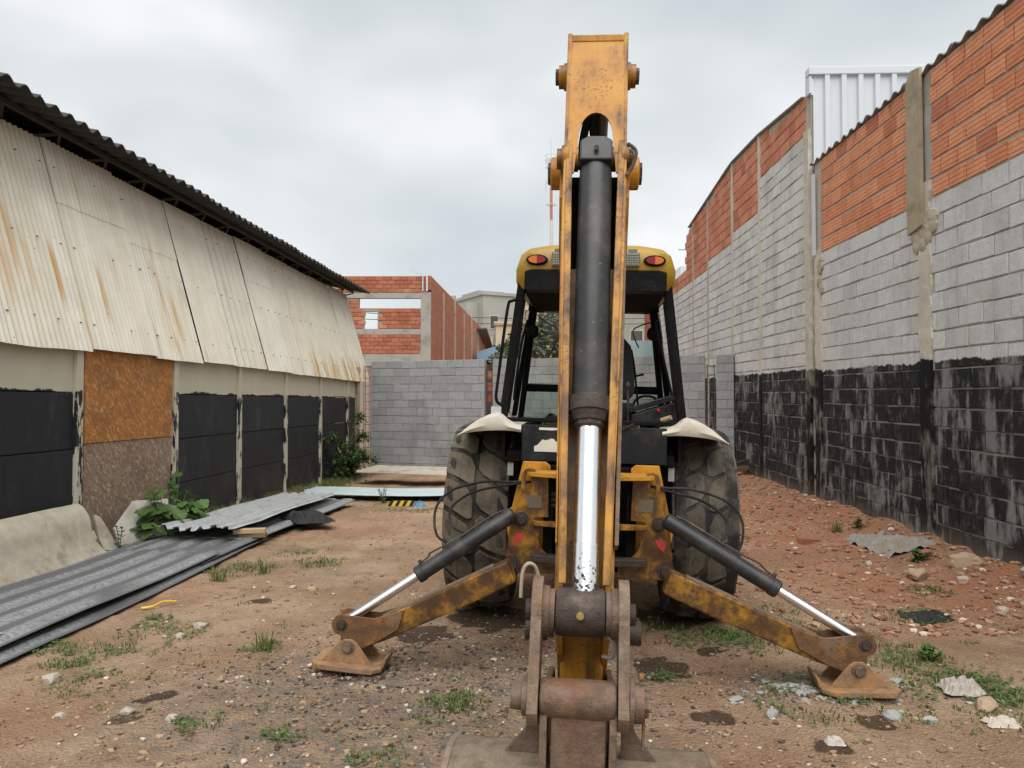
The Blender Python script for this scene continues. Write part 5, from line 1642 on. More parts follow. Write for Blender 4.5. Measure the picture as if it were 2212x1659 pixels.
for s in (-1, 1):
    cxl = s * .392 + CX0
    def ell(a, b, x0, z0, lo, hi, k=14):
        return [(x0 + a * math.cos(R(lo + (hi - lo) * i / k)), z0 + b * math.sin(R(lo + (hi - lo) * i / k))) for i in range(k + 1)]
    m = Q(); m.prism(ell(.074, .037, cxl, 2.548, 0, 345, 24), 'y', 5.155, 5.175); hs = m.build('lamp_housing', 'cab_black', ro, bevel=0.004)
    outer = ell(.058, .026, cxl, 2.548, -90, 90) if s > 0 else ell(.058, .026, cxl, 2.548, 90, 270)
    inner = ell(.058, .026, cxl, 2.548, 90, 270) if s > 0 else ell(.058, .026, cxl, 2.548, -90, 90)
    m = Q(); m.prism(outer, 'y', 5.138, 5.156); m.build('indicator_lens', 'lens_orange', hs, bevel=0.005)
    m = Q(); m.prism(inner, 'y', 5.137, 5.156); m.build('tail_lens', 'lens_red', hs, bevel=0.005)
    m = Q(); m.box((s * .245 + CX0 - .048, 5.14, 2.505), (s * .245 + CX0 + .048, 5.175, 2.60)); wl = m.build('work_light', 'lamp_grey', ro, bevel=0.006)
    m = Q()
    for i in range(5):
        for j in range(5):
            m.rev((s * .245 + CX0 - .032 + i * .016, 5.139, 2.52 + j * .016), (s * .245 + CX0 - .032 + i * .016, 5.133, 2.52 + j * .016), [(0, .008), (1, .003)], 6)
    m.build('light_lens', 'lens_clear', wl)
    m = Q(); m.bar((s * .245 + CX0 - .03, 5.15, 2.612), (s * .245 + CX0 + .03, 5.15, 2.612), .01, .02); m.build('light_bracket', 'lamp_grey', wl)
# interior mirror, seat, console, levers
m = Q(); m.prism([(-.235, 2.30), (-.22, 2.385), (-.19, 2.395), (-.12, 2.39), (-.12, 2.305), (-.16, 2.285)], 'y', 5.62, 5.64); mi = m.build('mirror', 'cab_black', bh_, bevel=0.006)
m = Q(); m.prism([(-.228, 2.305), (-.213, 2.380), (-.19, 2.388), (-.128, 2.383), (-.128, 2.31), (-.16, 2.293)], 'y', 5.617, 5.619); m.build('mirror_face', 'mirror_glass', mi)
m = Q(); m.prism([(.03, 1.62), (.03, 2.05), (.07, 2.09), (.24, 2.09), (.30, 2.02), (.33, 1.80), (.335, 1.68), (.30, 1.62)], 'y', 5.72, 5.84); se = m.build('seat_back', 'seat_cloth', bh_, bevel=0.03)
m = Q(); m.box((.02, 5.75, 1.45), (.34, 6.15, 1.60)); m.build('seat_cushion', 'seat_cloth', bh_, bevel=0.03)
m = Q(); m.tube([(.305, 5.80, 2.0), (.335, 5.82, 1.85), (.37, 5.84, 1.55)], .008, 6); m.tube([(.335, 5.8, 1.80), (.40, 5.78, 1.815)], .008, 6, 0); m.build('seat_lever', 'cab_black', se)
m = Q(); m.prism([(.30, 1.47), (.30, 1.52), (.58, 1.61), (.62, 1.60), (.645, 1.47)], 'y', 5.40, 5.70); co = m.build('console', 'panel_black', bh_, bevel=0.01)
m = Q(); m.prism([(.28, 1.56), (.60, 1.665), (.605, 1.63), (.29, 1.53)], 'y', 5.45, 5.80); m.build('console_lid', 'panel_black', co, bevel=0.006)
m = Q(); m.rev((.475, 5.385, 1.55), (.475, 5.34, 1.555), [(0, .007), (.4, .014), (.8, .012), (1, .004)], 14); m.build('lever_knob', 'knob_red', co, smooth=True)
m = Q(); m.cyl((.50, 5.36, 1.487), (.56, 5.32, 1.51), .016, n=12); m.build('wooden_handle', 'wood_pale', co, smooth=True)
m = Q()
for i in range(18):
    a, b = 2 * math.pi * i / 18, 2 * math.pi * (i + 1) / 18
    m.bar((.46 + .11 * math.cos(a), 6.2 + .02 * math.sin(a), 1.57 + .09 * math.sin(a)), (.46 + .11 * math.cos(b), 6.2 + .02 * math.sin(b), 1.57 + .09 * math.sin(b)), .018, .018, up=(0, 1, 0))
m.build('steering_wheel', 'cab_black', bh_)
for (x, h) in ((.22, 1.72), (.27, 1.70), (.18, 1.68)):
    m = Q(); m.tube([(x, 5.55, 1.25), (x + .01, 5.5, 1.5), (x, 5.48, h)], .009, 6); m.rev((x, 5.48, h), (x, 5.475, h + .05), [(0, .012), (.5, .02), (1, .008)], 10); m.build('control_lever', 'pin_steel', bh_, smooth=True)
m = Q(); m.prism([(-.40, 1.27), (-.38, 1.45), (-.33, 1.50), (-.28, 1.46), (-.22, 1.55), (-.19, 1.27)], 'y', 6.6, 6.9); m.build('steering_column', 'cab_black', bh_, bevel=0.02)
m = Q(); m.tube([(.30, 5.2, 1.46), (.20, 5.17, 1.40), (.14, 5.17, 1.30), (.16, 5.17, 1.20), (.24, 5.16, 1.08)], .006, 6); m.build('loose_cable', 'hose_rubber', bh_, smooth=True)
for s in (-1, 1):
    m = Q(); m.box((s * .545 + CX0 - .02, 5.27, 1.08), (s * .545 + CX0 + .02, 5.30, 1.17)); m.build('reflector', 'lens_clear', bh_)

# ---- bonnet and loader, beyond the cab
m = Q(); m.prism([(6.55, 1.0), (6.55, 1.42), (7.4, 1.38), (8.5, 1.25), (8.65, 1.1), (8.65, .75), (6.9, .75)], 'x', -.38, .42); m.build('bonnet', 'roof_yellow', bh_, bevel=0.03)
for s in (-1, 1):
    m = Q(); m.prism([(7.0, 1.15), (7.1, 1.32), (8.4, 1.05), (9.5, .42), (9.45, .28), (8.3, .86)], 'x', s * .50 - .03 + CX0, s * .50 + .03 + CX0); m.build('loader_arm', 'yellow_worn', bh_, bevel=0.01)
m = Q()
lpf = [(9.55, .75), (9.45, .4), (9.5, .1), (9.75, .04), (10.3, .03)]
n = len(lpf)
m.add([(-1.05, y, z) for y, z in lpf] + [(1.09, y, z) for y, z in lpf], [(i, i+1, n+i+1, n+i) for i in range(n-1)])
lbk = m.build('loader_bucket', 'yellow_worn', bh_); lbk.modifiers.new('t', 'SOLIDIFY').thickness = .02
for s in (-1, 1):
    m = Q(); m.prism([(9.55, .75), (9.45, .4), (9.5, .1), (9.75, .04), (10.3, .03)], 'x', s * 1.06 + CX0, s * 1.08 + CX0); m.build('bucket_cheek', 'yellow_worn', lbk)

# ------------------------------------------------------------------ loose sheets and rubbish along the shed
def ribbed_sheet(name, label, cat, mat, A, B, width, z, ribs, rib_h, lift=None, group=None, flat=0.45, jag=0.0, thick=0.004, bend=None):
    """metal roofing sheet from A to B (its right-hand edge), `width` to the left, ribs lengthwise"""
    A, B = Vector((*A, 0)), Vector((*B, 0))
    L = (B - A).length
    ang = math.atan2(B.y - A.y, B.x - A.x) - math.pi / 2
    o_loc = Vector((A.x, A.y, z))
    pit = width / ribs
    xs = []
    for k in range(ribs):
        x0 = k * pit
        for f, h in ((0, 0), (.5 - flat / 2 - .10, 0), (.5 - flat / 2, 1), (.5, 1.0), (.5 + flat / 2, 1), (.5 + flat / 2 + .10, 0)):
            xs.append((x0 + f * pit, h * rib_h))
    xs.append((width, 0))
    rows = max(6, int(L / 0.35))
    vs, fs = [], []
    rng = random.Random(len(label))
    for r in range(rows + 1):
        t = r / rows
        for (x, h) in xs:
            y = t * L
            if jag and r in (0, rows): y += rng.uniform(-jag, jag)
            zz = h + (bend(x, y) if bend else 0) + 0.006 * fbm(x * 2, y * 1.1, z * 9)
            vs.append((-x, y, zz))
    n = len(xs)
    for r in range(rows):
        for i in range(n - 1):
            a = r * n + i
            fs.append((a, a + 1, a + n + 1, a + n))
    m = MB(); m.add(vs, fs)
    o = m.build(name, mat)
    o.location = o_loc
    o.rotation_euler = (0, 0, ang)
    md = o.modifiers.new('t', 'SOLIDIFY'); md.thickness = thick; md.offset = -1
    tag(o, label, cat, group)
    return o
ds1 = ribbed_sheet('roofing_sheet', 'nearest dark grey ribbed roofing sheet lying on the ground beside the shed', 'metal sheet', 'sheet_dark', (-3.20, 3.4), (-2.92, 7.75), 1.16, 0.10, 4, .018, bend=lambda x, y: 0.02 * math.sin(y * 1.3) - .03 * sst(y, 2.5, 0), group='roofing sheets on the ground')
ds2 = ribbed_sheet('roofing_sheet', 'farther dark grey roofing sheet, its end reaching past the pale sheet', 'metal sheet', 'sheet_dark', (-2.95, 7.35), (-2.48, 12.25), 1.10, 0.055, 4, .018, bend=lambda x, y: 0.015 * math.sin(y * 1.1), group='roofing sheets on the ground')
ds3 = ribbed_sheet('roofing_sheet', 'dark roofing sheet lowest in the pile, only its edges showing', 'metal sheet', 'sheet_dark', (-3.10, 3.6), (-2.80, 8.9), 1.40, 0.030, 4, .02, bend=lambda x, y: 0.01 * math.sin(y * 1.7), group='roofing sheets on the ground')
ls = ribbed_sheet('roofing_sheet', 'pale weathered corrugated sheet with rusty torn end on the dark sheets', 'metal sheet', 'galv_light', (-3.02, 8.35), (-2.78, 12.15), 0.86, 0.17, 6, .030, flat=.30, jag=.05, bend=lambda x, y: 0.05 * sst(y, 0.9, 0) * (1 + .4 * math.sin(x * 9)) + .03 * math.sin(y * 1.2), group='roofing sheets on the ground')
ss = ribbed_sheet('roofing_sheet', 'shiny pale blue galvanised sheet lying crosswise near the tyre', 'metal sheet', 'galv_blue', (0.55, 12.75), (-3.55, 12.85), 1.0, -0.0, 8, .022, flat=.30, jag=.04, bend=lambda x, y: 0.05 + .015 * math.sin(y * 2), group='roofing sheets on the ground')
ss.rotation_euler.z += 0.0
ss.scale.x = -1
fs_ = ribbed_sheet('fibre_sheet', 'beige fibre cement sheet propped at the foot of the back wall', 'roof sheet', 'fibre_cement', (0.4, 14.9), (-3.35, 16.3), 1.0, 0.02, 5, .03, flat=.3, jag=.05, bend=lambda x, y: .10 + .05 * x, thick=.01)
fs_.scale.x = -1
# pale strips painted as light reflections at batten marks on the dark sheets
for k in range(4):
    m = MB(); m.box((-.16 - .27 * k - .11, 1.45 + .02 * k, .040), (-.16 - .27 * k + .05, 1.49 + .02 * k, .0425)); t = m.build('reflection_mark', 'stone_pale', ds1)
for k in range(3):
    m = MB(); m.box((-.2 - .27 * k - .10, 1.15 + .02 * k, .038), (-.2 - .27 * k + .05, 1.18 + .02 * k, .0405)); t = m.build('reflection_mark', 'stone_pale', ds2)

# curved concrete shell leaning on the shed wall
def shell(name, label, prof, y0, y1, mat, cut=None, thick=0.03, cat='concrete piece'):
    vs, fs = [], []
    ny, n = 24, len(prof)
    for j in range(ny + 1):
        y = y0 + (y1 - y0) * j / ny
        for i, (dx, z) in enumerate(prof):
            yy = y
            if cut and j == ny: yy = y + cut(i / (n - 1))
            vs.append((XL(yy) + dx - (XL(y0) + .3), yy - y0, z + .006 * fbm(dx * 6, y * 2, 2)))
    for j in range(ny):
        for i in range(n - 1):
            a = j * n + i
            fs.append((a, a + 1, a + n + 1, a + n))
    m = MB(); m.add(vs, fs)
    o = m.build(name, mat, smooth=True)
    o.location = (XL(y0) + .3, y0, 0)
    md = o.modifiers.new('t', 'SOLIDIFY'); md.thickness = thick
    o.modifiers.new('e', 'EDGE_SPLIT').split_angle = R(40)
    tag(o, label, cat)
    return o
pr = [(p.x, p.y) for p in catmull([(.56, -.06, 0), (.47, .02, 0), (.39, .12, 0), (.32, .26, 0), (.27, .40, 0), (.18, .50, 0), (.10, .54, 0)], 4)]
shell('concrete_trough', 'long curved beige concrete shell lying along the shed wall', pr, 4.6, 8.12, 'concrete_warm', cut=lambda t: -.16 + .22 * abs(t - .45))
m = MB(); m.prism([(0, 0), (.20, -.03), (.10, .36), (.03, .40), (-.02, .12)], 'x', 0, .03); o = m.build('concrete_shard', 'concrete_warm', bevel=.004)
o.location = (XL(8.2) + .34, 8.12, .03); o.rotation_euler = (0, R(-24), R(-14)); tag(o, 'broken triangular concrete shard at the end of the curved shell', 'concrete piece')
m = MB(); m.prism([(0, 0), (.62, 0), (.64, .50), (.22, .52), (-.04, .24)], 'x', 0, .035); o = m.build('concrete_slab', 'concrete_pale', bevel=.004)
o.location = (XL(8.5) + .30, 8.5, -.03); o.rotation_euler = (0, R(-16), R(-34)); tag(o, 'pale broken slab leaning against the chipboard door', 'concrete piece')
# tarp scrap, wood offcuts, stick
def crumple(name, label, cat, mat, loc, sx, sy, h, seed, n=14, rot=0):
    vs, fs = [], []
    for j in range(n + 1):
        for i in range(n + 1):
            u, v = i / n * 2 - 1, j / n * 2 - 1
            rr = max(abs(u), abs(v))
            a = math.atan2(v, u)
            e = 1 + .35 * fbm(math.cos(a) * 1.5, math.sin(a) * 1.5, seed)
            z = h * (max(0, 1 - rr * rr) * .7 + .75 * abs(fbm(u * 2.4, v * 2.4, seed + 5, 5)))
            vs.append((u * sx * e, v * sy * e, z * (1 - rr ** 6)))
    fs = [(j*(n+1)+i, j*(n+1)+i+1, (j+1)*(n+1)+i+1, (j+1)*(n+1)+i) for j in range(n) for i in range(n)]
    m = MB(); m.add(vs, fs)
    o = m.build(name, mat)
    o.location = loc; o.rotation_euler = (0, 0, rot)
    md = o.modifiers.new('t', 'SOLIDIFY'); md.thickness = .004
    tag(o, label, cat)
    return o
crumple('tarp', 'crumpled black tarp scrap on the edge of the dark roofing sheet', 'tarp', 'tarp_black', (-2.62, 9.95, .09), .24, .36, .11, 3, rot=.5)
crumple('tarp', 'flat black tarp scrap half buried right of the stabiliser pad', 'tarp', 'tarp_black', (3.02, 5.62, gz(3.02, 5.62) - .005), .20, .17, .05, 11)
crumple('rag', 'crumpled grey rag lying right of the right stabiliser', 'rag', 'rag_grey', (2.47, 4.27, gz(2.47, 4.27)), .10, .08, .07, 21)
crumple('rag', 'crumpled off-white rag in the bottom right of the yard', 'rag', 'rag_white', (2.42, 3.84, gz(2.42, 3.84)), .075, .05, .035, 31)
crumple('rag', 'small white paper scrap in the dark patch at front right', 'rag', 'rag_white', (1.52, 3.66, gz(1.52, 3.66)), .04, .035, .03, 41)
m = MB(); m.box((-.17, -.05, 0), (.17, .05, .05)); o = m.build('wood_offcut', 'wood_pale', bevel=.004); o.location = (-2.93, 8.62, .135); o.rotation_euler = (0, 0, R(12)); tag(o, 'short wood offcut lying on the edge of the dark sheet', 'wood')
m = MB(); m.box((-.15, -.05, 0), (.15, .05, .045)); o = m.build('wood_offcut', 'wood_old', bevel=.004); o.location = (-2.90, 8.64, .088); o.rotation_euler = (0, 0, R(4)); tag(o, 'brown wood offcut under the pale sheet, below the paler offcut', 'wood')
m = MB(); m.tube([(0, 0, 0), (-.26, .02, .5), (-.70, .04, 1.36)], .022, 8); o = m.build('wooden_pole', 'wood_pale', smooth=True); o.location = (-3.76, 18.1, -.13); tag(o, 'pale wooden pole leaning on the shed end among the vine', 'pole')
m = MB(); m.tube([(-.05, 0, .015), (.02, .04, .02), (.05, .14, .03), (.13, .2, .02)], lambda q: .012 - .006 * q, 6); o = m.build('plastic_strip', 'plastic_yellow', smooth=True); o.location = (-2.80, 5.95, gz(-2.8, 5.95)); tag(o, 'yellow plastic strip beside the dark roofing sheet', 'plastic')
wt_ = thing('warning_tape', 'short black and yellow striped tape behind the dark sheets', 'tape', (-1.95, 12.1, gz(-1.95, 12.1) + .02))
for k in range(7):
    m = MB(); m.prism([(k * .055, 0), (k * .055 + .055, 0), (k * .055 + .10, .085), (k * .055 + .045, .085)], 'y', -.004 - .001 * k, .004); m.build('stripe', 'plastic_yellow' if k % 2 else 'tarp_black', wt_)
crumple('plastic_bag', 'crumpled blue plastic bag beside the striped tape', 'plastic bag', 'plastic_blue', (-1.45, 12.1, gz(-1.45, 12.1)), .10, .08, .09, 51)

# beam offcuts by the right wall
bs = [((4.05, 14.9, .10), (4.75, 15.3, .16), .10, .08, 'rust_hot', 'lower rusty beam offcut of the small pile by the right wall'),
      ((4.0, 15.0, .22), (4.72, 15.25, .30), .10, .07, 'wood_old', 'brown wooden beam in the middle of the pile by the right wall'),
      ((3.95, 14.85, .29), (4.72, 15.2, .46), .05, .06, 'truss_steel', 'dark steel bar leaning on top of the pile by the right wall')]
for a, b, w_, h_, mt, lab in bs:
    a, b = Vector(a), Vector(b)
    m = MB(); m.bar((0, 0, 0), b - a, w_, h_); o = m.build('beam_offcut', mt, bevel=.004); o.location = a; tag(o, lab, 'beam', 'beam offcuts by the right wall')
m = MB(); m.box((-.13, -.05, 0), (.13, .05, .07)); o = m.build('brick_lump', 'stone_red', bevel=.01); o.location = (3.30, 8.6, gz(3.3, 8.6) - .02); o.rotation_euler = (.05, .1, .3); tag(o, 'half buried dark brick alone on the red soil', 'brick')

# ------------------------------------------------------------------ stones
def rock_mesh(seed, flat=.7, sub=2, rough=.35):
    bm = bmesh.new()
    bmesh.ops.create_icosphere(bm, subdivisions=sub, radius=1)
    for v in bm.verts:
        n_ = noise.fractal(v.co * 1.1 + Vector((seed * 3.1, 0, 0)), 1.0, 2.0, 3)
        v.co *= 1 + rough * n_
        v.co.z *= flat
    # chop into facets
    rng = random.Random(seed)
    for _ in range(5):
        nrm = Vector((rng.gauss(0, 1), rng.gauss(0, 1), rng.gauss(0, .8))).normalized()
        d = rng.uniform(.55, .8)
        for v in bm.verts:
            e = v.co.dot(nrm) - d
            if e > 0: v.co -= nrm * e
    me = bpy.data.meshes.new('rock')
    bm.to_mesh(me); bm.free()
    return me
ROCKS = [(4.05, 6.90, .15, 'stone_tan', 'round tan boulder against the foot of the right wall'),
         (3.57, 6.79, .12, 'stone_tan', 'flat tan stone lying before the right wall, left of the boulder'),
         (3.82, 6.55, .075, 'stone_pale', 'small pale stone just right of the flat tan stone'),
         (2.47, 4.05, .085, 'stone_tan', 'ribbed tan stone beside the grey rag'),
         (3.60, 5.68, .07, 'stone_pale', 'pale stone at the right edge behind the black tarp scrap'),
         (3.95, 7.35, .09, 'stone_red', 'red brick lump by the right wall behind the boulder'),
         (4.22, 6.25, .12, 'stone_grey', 'grey stone at the right picture edge by the wall'),
         (-2.24, 5.55, .075, 'stone_pale', 'pale angular concrete chip right of the dark sheets'),
         (-2.27, 5.30, .06, 'stone_pale', 'white chip just in front of the angular concrete chip'),
         (-2.62, 4.42, .085, 'stone_pale', 'pale stone by the left green weeds near the dark sheet'),
         (-1.70, 3.88, .05, 'stone_pale', 'white pebble in the front left of the yard, rightmost of three'),
         (-1.95, 3.94, .055, 'stone_pale', 'white pebble in the front left, middle of three'),
         (-2.28, 3.92, .05, 'stone_pale', 'white pebble in the front left, leftmost of three'),
         (-1.88, 6.65, .05, 'stone_pale', 'rectangular white chip on bare soil left of the stabiliser'),
         (-1.70, 6.55, .045, 'stone_tan', 'tan chip beside the rectangular white chip'),
         (1.33, 3.98, .045, 'stone_grey', 'blue-grey pebble right of the damp hole'),
         (1.93, 3.94, .055, 'stone_grey', 'pale grey pebble in front of the right stabiliser'),
         (2.10, 3.90, .045, 'stone_grey', 'second pale grey pebble in front of the right stabiliser'),
         (3.42, 7.4, .06, 'stone_pale', 'pale stone in the red soil behind the right stabiliser')]
for k, (x, y, s_, mt, lab) in enumerate(ROCKS):
    s_ *= .68 if 'pale' in mt else .85
    me = rock_mesh(k + 1, .62, 3 if s_ > .08 else 2)
    me.materials.append(MAT[mt])
    o = bpy.data.objects.new('rock', me)
    COL.objects.link(o)
    o.scale = (s_ * 1.15, s_ * .9, s_)
    o.rotation_euler = (0, 0, k * 1.3)
    o.location = (x, y, gz(x, y) + s_ * .22)
    tag(o, lab, 'stone')
def scatter(name, label, mat, n, where, smin, smax, seed, sink=.15, flat=.6, cat='gravel', kind='stuff'):
    rng = random.Random(seed)
    protos = []
    for k in range(7):
        bm = bmesh.new()
        bmesh.ops.create_icosphere(bm, subdivisions=1, radius=1)
        for v in bm.verts:
            v.co *= 1 + rng.uniform(-.32, .25)
            v.co.z *= flat
        pts = [v.co.copy() for v in bm.verts]; fcs = [[v.index for v in f.verts] for f in bm.faces]
        bm.verts.ensure_lookup_table()
        protos.append((pts, fcs)); bm.free()
    vs, fs = [], []
    for _ in range(n):
        p = where(rng)
        if p is None: continue
        x, y = p
        s_ = smin + (smax - smin) * rng.random() ** 3.2
        pts, fcs = protos[rng.randrange(7)]
        a = rng.uniform(0, 6.28); c, s2 = math.cos(a), math.sin(a)
        ex = rng.uniform(.8, 1.5)
        z0 = gz(x, y) + s_ * (flat - sink) * .6
        b = len(vs)
        for q in pts:
            X, Y_ = q.x * ex * s_, q.y * s_
            vs.append((x + X * c - Y_ * s2, y + X * s2 + Y_ * c, z0 + q.z * s_))
        fs += [tuple(b + i for i in f) for f in fcs]
    me = bpy.data.meshes.new(name)
    me.from_pydata(vs, [], fs)
    me.materials.append(MAT[mat] if isinstance(mat, str) else mat)
    o = bpy.data.objects.new(name, me)
    COL.objects.link(o)
    o['kind'] = kind; o['label'] = label; o['category'] = cat
    return o
def pebble_mat(name, cols):
    n = NT(name)
    k = n.rnd()
    c = n.mix(n.step(k, 0, .5), cols[0], cols[1])
    c = n.mix(n.step(k, .55, .8), c, cols[2])
    c = n.mix(n.step(k, .93, .97), c, cols[3])
    c = n.mul(c, n.math('MULTIPLY_ADD', n.noise(n.pos(), 60, 3), .6, .7))
    MAT[name] = n.fin(c, .95, 0, .2)
pebble_mat('pebbles', ((.16, .095, .055), (.29, .19, .12), (.36, .255, .17), (.56, .47, .37)))
pebble_mat('pebbles_grey', ((.05, .038, .03), (.14, .105, .08), (.25, .205, .165), (.48, .42, .36)))
pebble_mat('pebbles_red', ((.20, .095, .055), (.31, .155, .095), (.38, .25, .17), (.56, .47, .38)))
def w_yard(rng):
    y = 2.9 + 10.5 * rng.random() ** 1.7
    x = rng.uniform(max(XL(y), -y * .72) + .2, min(XR(y), y * .72) - .1)
    if x < -2.85 and y > 3.4 and y < 12.2: return None
    return x, y
def w_grey(rng):
    if rng.random() < .72: x, y = rng.gauss(-.45, .75), rng.gauss(4.5, .45)
    elif rng.random() < .5: x, y = rng.gauss(-.2, 1.1), rng.gauss(3.6, .35)
    else: x, y = rng.gauss(1.7, .32), rng.gauss(4.32, .14)
    return (x, y) if y > 2.9 and abs(x) < .72 * y else None
def w_red(rng):
    y = 5.2 + 9.5 * rng.random() ** 1.5
    return XR(y) - .05 - 2.6 * rng.random() ** 1.4, y
scatter('gravel', 'small mixed pebbles and grit over the whole dirt yard', 'pebbles', 9000, w_yard, .003, .019, 1)
scatter('gravel', 'grey and black crushed gravel between left stabiliser and bucket', 'pebbles_grey', 7000, w_grey, .003, .014, 2)
scatter('gravel', 'reddish rubble chips over the soil along the right wall', 'pebbles_red', 4200, w_red, .005, .034, 3)
# flat glassy chips by the right pad
def w_chips(rng): return rng.gauss(1.72, .22), rng.gauss(4.33, .09)
scatter('rubble_chips', 'pale grey broken chips in the grass before the right pad', 'stone_grey', 130, w_chips, .015, .042, 9, flat=.3, cat='rubble')
# cement slump at the foot of the right wall
N_ = 44
vs, fs = [], []
for j in range(N_ + 1):
    for i in range(N_ + 1):
        x, y = (i / N_ - .5) * .62, (j / N_ - .5) * 1.2
        r_ = math.hypot(x / .31, y / .60) + .55 * fbm(x * 2.6, y * 2.0, 4.4)
        z = .075 * (1 - r_) + .045 * fbm(x * 7, y * 7, 1.0, 5) + .012 * fbm(x * 22, y * 22, 3.0, 3)
        if z > .05: z = .05 + (z - .05) * .35
        vs.append((x, y, gz(3.98 + x, 8.2 + y) - gz(3.98, 8.2) + max(z, -.03)))
fs = [(j*(N_+1)+i, j*(N_+1)+i+1, (j+1)*(N_+1)+i+1, (j+1)*(N_+1)+i) for j in range(N_) for i in range(N_)]
m = MB(); m.add(vs, fs)
simple('cement_rough', (0.25, 0.23, 0.205), 0.95, var=0.35, scale=9, bump=0.7, dirt=(0.27, 0.17, 0.11))
o = m.build('cement_spill', 'cement_rough')
o.location = (3.98, 8.2, gz(3.98, 8.2)); tag(o, 'hardened grey cement spill at the foot of the right wall', 'cement')

# ------------------------------------------------------------------ plants
GP = [(-2.58,4.99,.28),(-2.43,5.39,.26),(-2.36,4.38,.2),(-2.95,5.0,.14),(-1.64,5.04,.12),(-2.59,7.38,.3),(-1.92,7.7,.22),(-2.28,8.17,.2),(-1.55,3.85,.1),
      (-1.09,3.77,.1),(-0.39,4.05,.15),(-0.26,4.12,.12),(-1.7,11.5,.3),(-1.15,11.5,.3),(1.58,5.13,.26),(1.5,5.28,.2),(1.19,5.33,.3),(1.62,4.15,.28),(1.85,4.24,.22),
      (2.43,4.77,.24),(2.51,4.45,.26),(2.1,4.12,.22),(2.6,4.30,.2),(2.45,3.94,.25),(2.9,5.67,.22),(0.85,4.53,.10),(4.04,8.99,.12),(-3.05,8.9,.15),(1.46,6.19,.35),(1.88,5.79,.3),
      (-2.67,5.67,.15),(-2.75,4.75,.12),(2.75,4.24,.2),(-0.6,3.5,.12),(2.2,5.3,.25),(3.4,6.3,.15)]
def blades(m, x, y, n, spread, h, rng, z=None):
    for _ in range(n):
        a, r_ = rng.uniform(0, 6.28), spread * rng.random() ** .6
        px, py = x + r_ * math.cos(a), y + r_ * math.sin(a)
        if noise.noise(Vector((px * 7, py * 7, 1.5))) < -.12: continue
        pz = (gz(px, py) if z is None else z) - .004
        hh = h * rng.uniform(.45, 1.25)
        la, ln = rng.uniform(0, 6.28), hh * rng.uniform(.2, .9)
        w_ = .0028 + .0022 * rng.random()
        dx, dy = math.cos(la + 1.57) * w_, math.sin(la + 1.57) * w_
        mx, my = px + math.cos(la) * ln * .4, py + math.sin(la) * ln * .4
        ex, ey = px + math.cos(la) * ln, py + math.sin(la) * ln
        m.add([(px - dx, py - dy, pz), (px + dx, py + dy, pz), (mx + dx * .8, my + dy * .8, pz + hh * .65), (mx - dx * .8, my - dy * .8, pz + hh * .65), (ex, ey, pz + hh)], [(0, 1, 2, 3), (3, 2, 4)])
rng = random.Random(17)
m = MB()
for (x, y, s_) in GP:
    blades(m, x, y, int(1300 * s_), s_ * 1.15, .022 + .018 * rng.random(), rng)
for _ in range(220):
    y = 3.1 + 6 * rng.random(); x = rng.uniform(-2.7, min(3.4, XR(y) - .3))
    blades(m, x, y, rng.randrange(3, 14), .05, .03, rng)
for k in range(90):
    y = 10.2 + 8.5 * rng.random(); blades(m, XL(y) + rng.uniform(.05, .75), y, 55, .22, .11, rng)
for (x, y) in ((-2.3, 7.25), (-1.62, 5.02), (3.8, 9.0), (-3.9, 10.9), (2.25, 4.1), (-2.62, 6.9)):
    blades(m, x, y, 60, .07, .14, rng)
g_ = m.build('grass', 'leaf_grass', recalc=False)
g_['kind'] = 'stuff'; g_['label'] = 'short patchy grass growing in the dirt yard'; g_['category'] = 'grass'
m = MB()
def leaf(m, p, d, up, L, W_, fold=.15):
    d = d.normalized(); s_ = d.cross(up)
    s_ = s_.normalized() if s_.length > 1e-4 else d.orthogonal().normalized()
    u = s_.cross(d)
    m.add([p, p + d * L * .35 + s_ * W_ + u * fold * W_, p + d * L * .75 + s_ * W_ * .7 + u * fold * W_ * .5, p + d * L - u * L * .12, p + d * L * .75 - s_ * W_ * .7 + u * fold * W_ * .5, p + d * L * .35 - s_ * W_ + u * fold * W_, p + d * L * .5],
          [(0, 1, 6), (1, 2, 6), (2, 3, 6), (3, 4, 6), (4, 5, 6), (5, 0, 6)])
for (x, y, s_) in GP[:12] + GP[14:26] + GP[-6:]:
    for _ in range(int(1100 * s_)):
        a, r_ = rng.uniform(0, 6.28), s_ * 1.25 * rng.random() ** .6
        px, py = x + r_ * math.cos(a), y + r_ * math.sin(a)
        if noise.noise(Vector((px * 4, py * 4, 8.5))) < .0: continue
        la = rng.uniform(0, 6.28)
        leaf(m, Vector((px, py, gz(px, py) + rng.uniform(.004, .028))), Vector((math.cos(la), math.sin(la), rng.uniform(-.1, .5))), Vector((0, 0, 1)), rng.uniform(.016, .034), rng.uniform(.005, .010))
w_ = m.build('ground_weeds', 'leaf_weed', recalc=False)
w_['kind'] = 'stuff'; w_['label'] = 'low creeping green weeds in patches on the dirt'; w_['category'] = 'weeds'

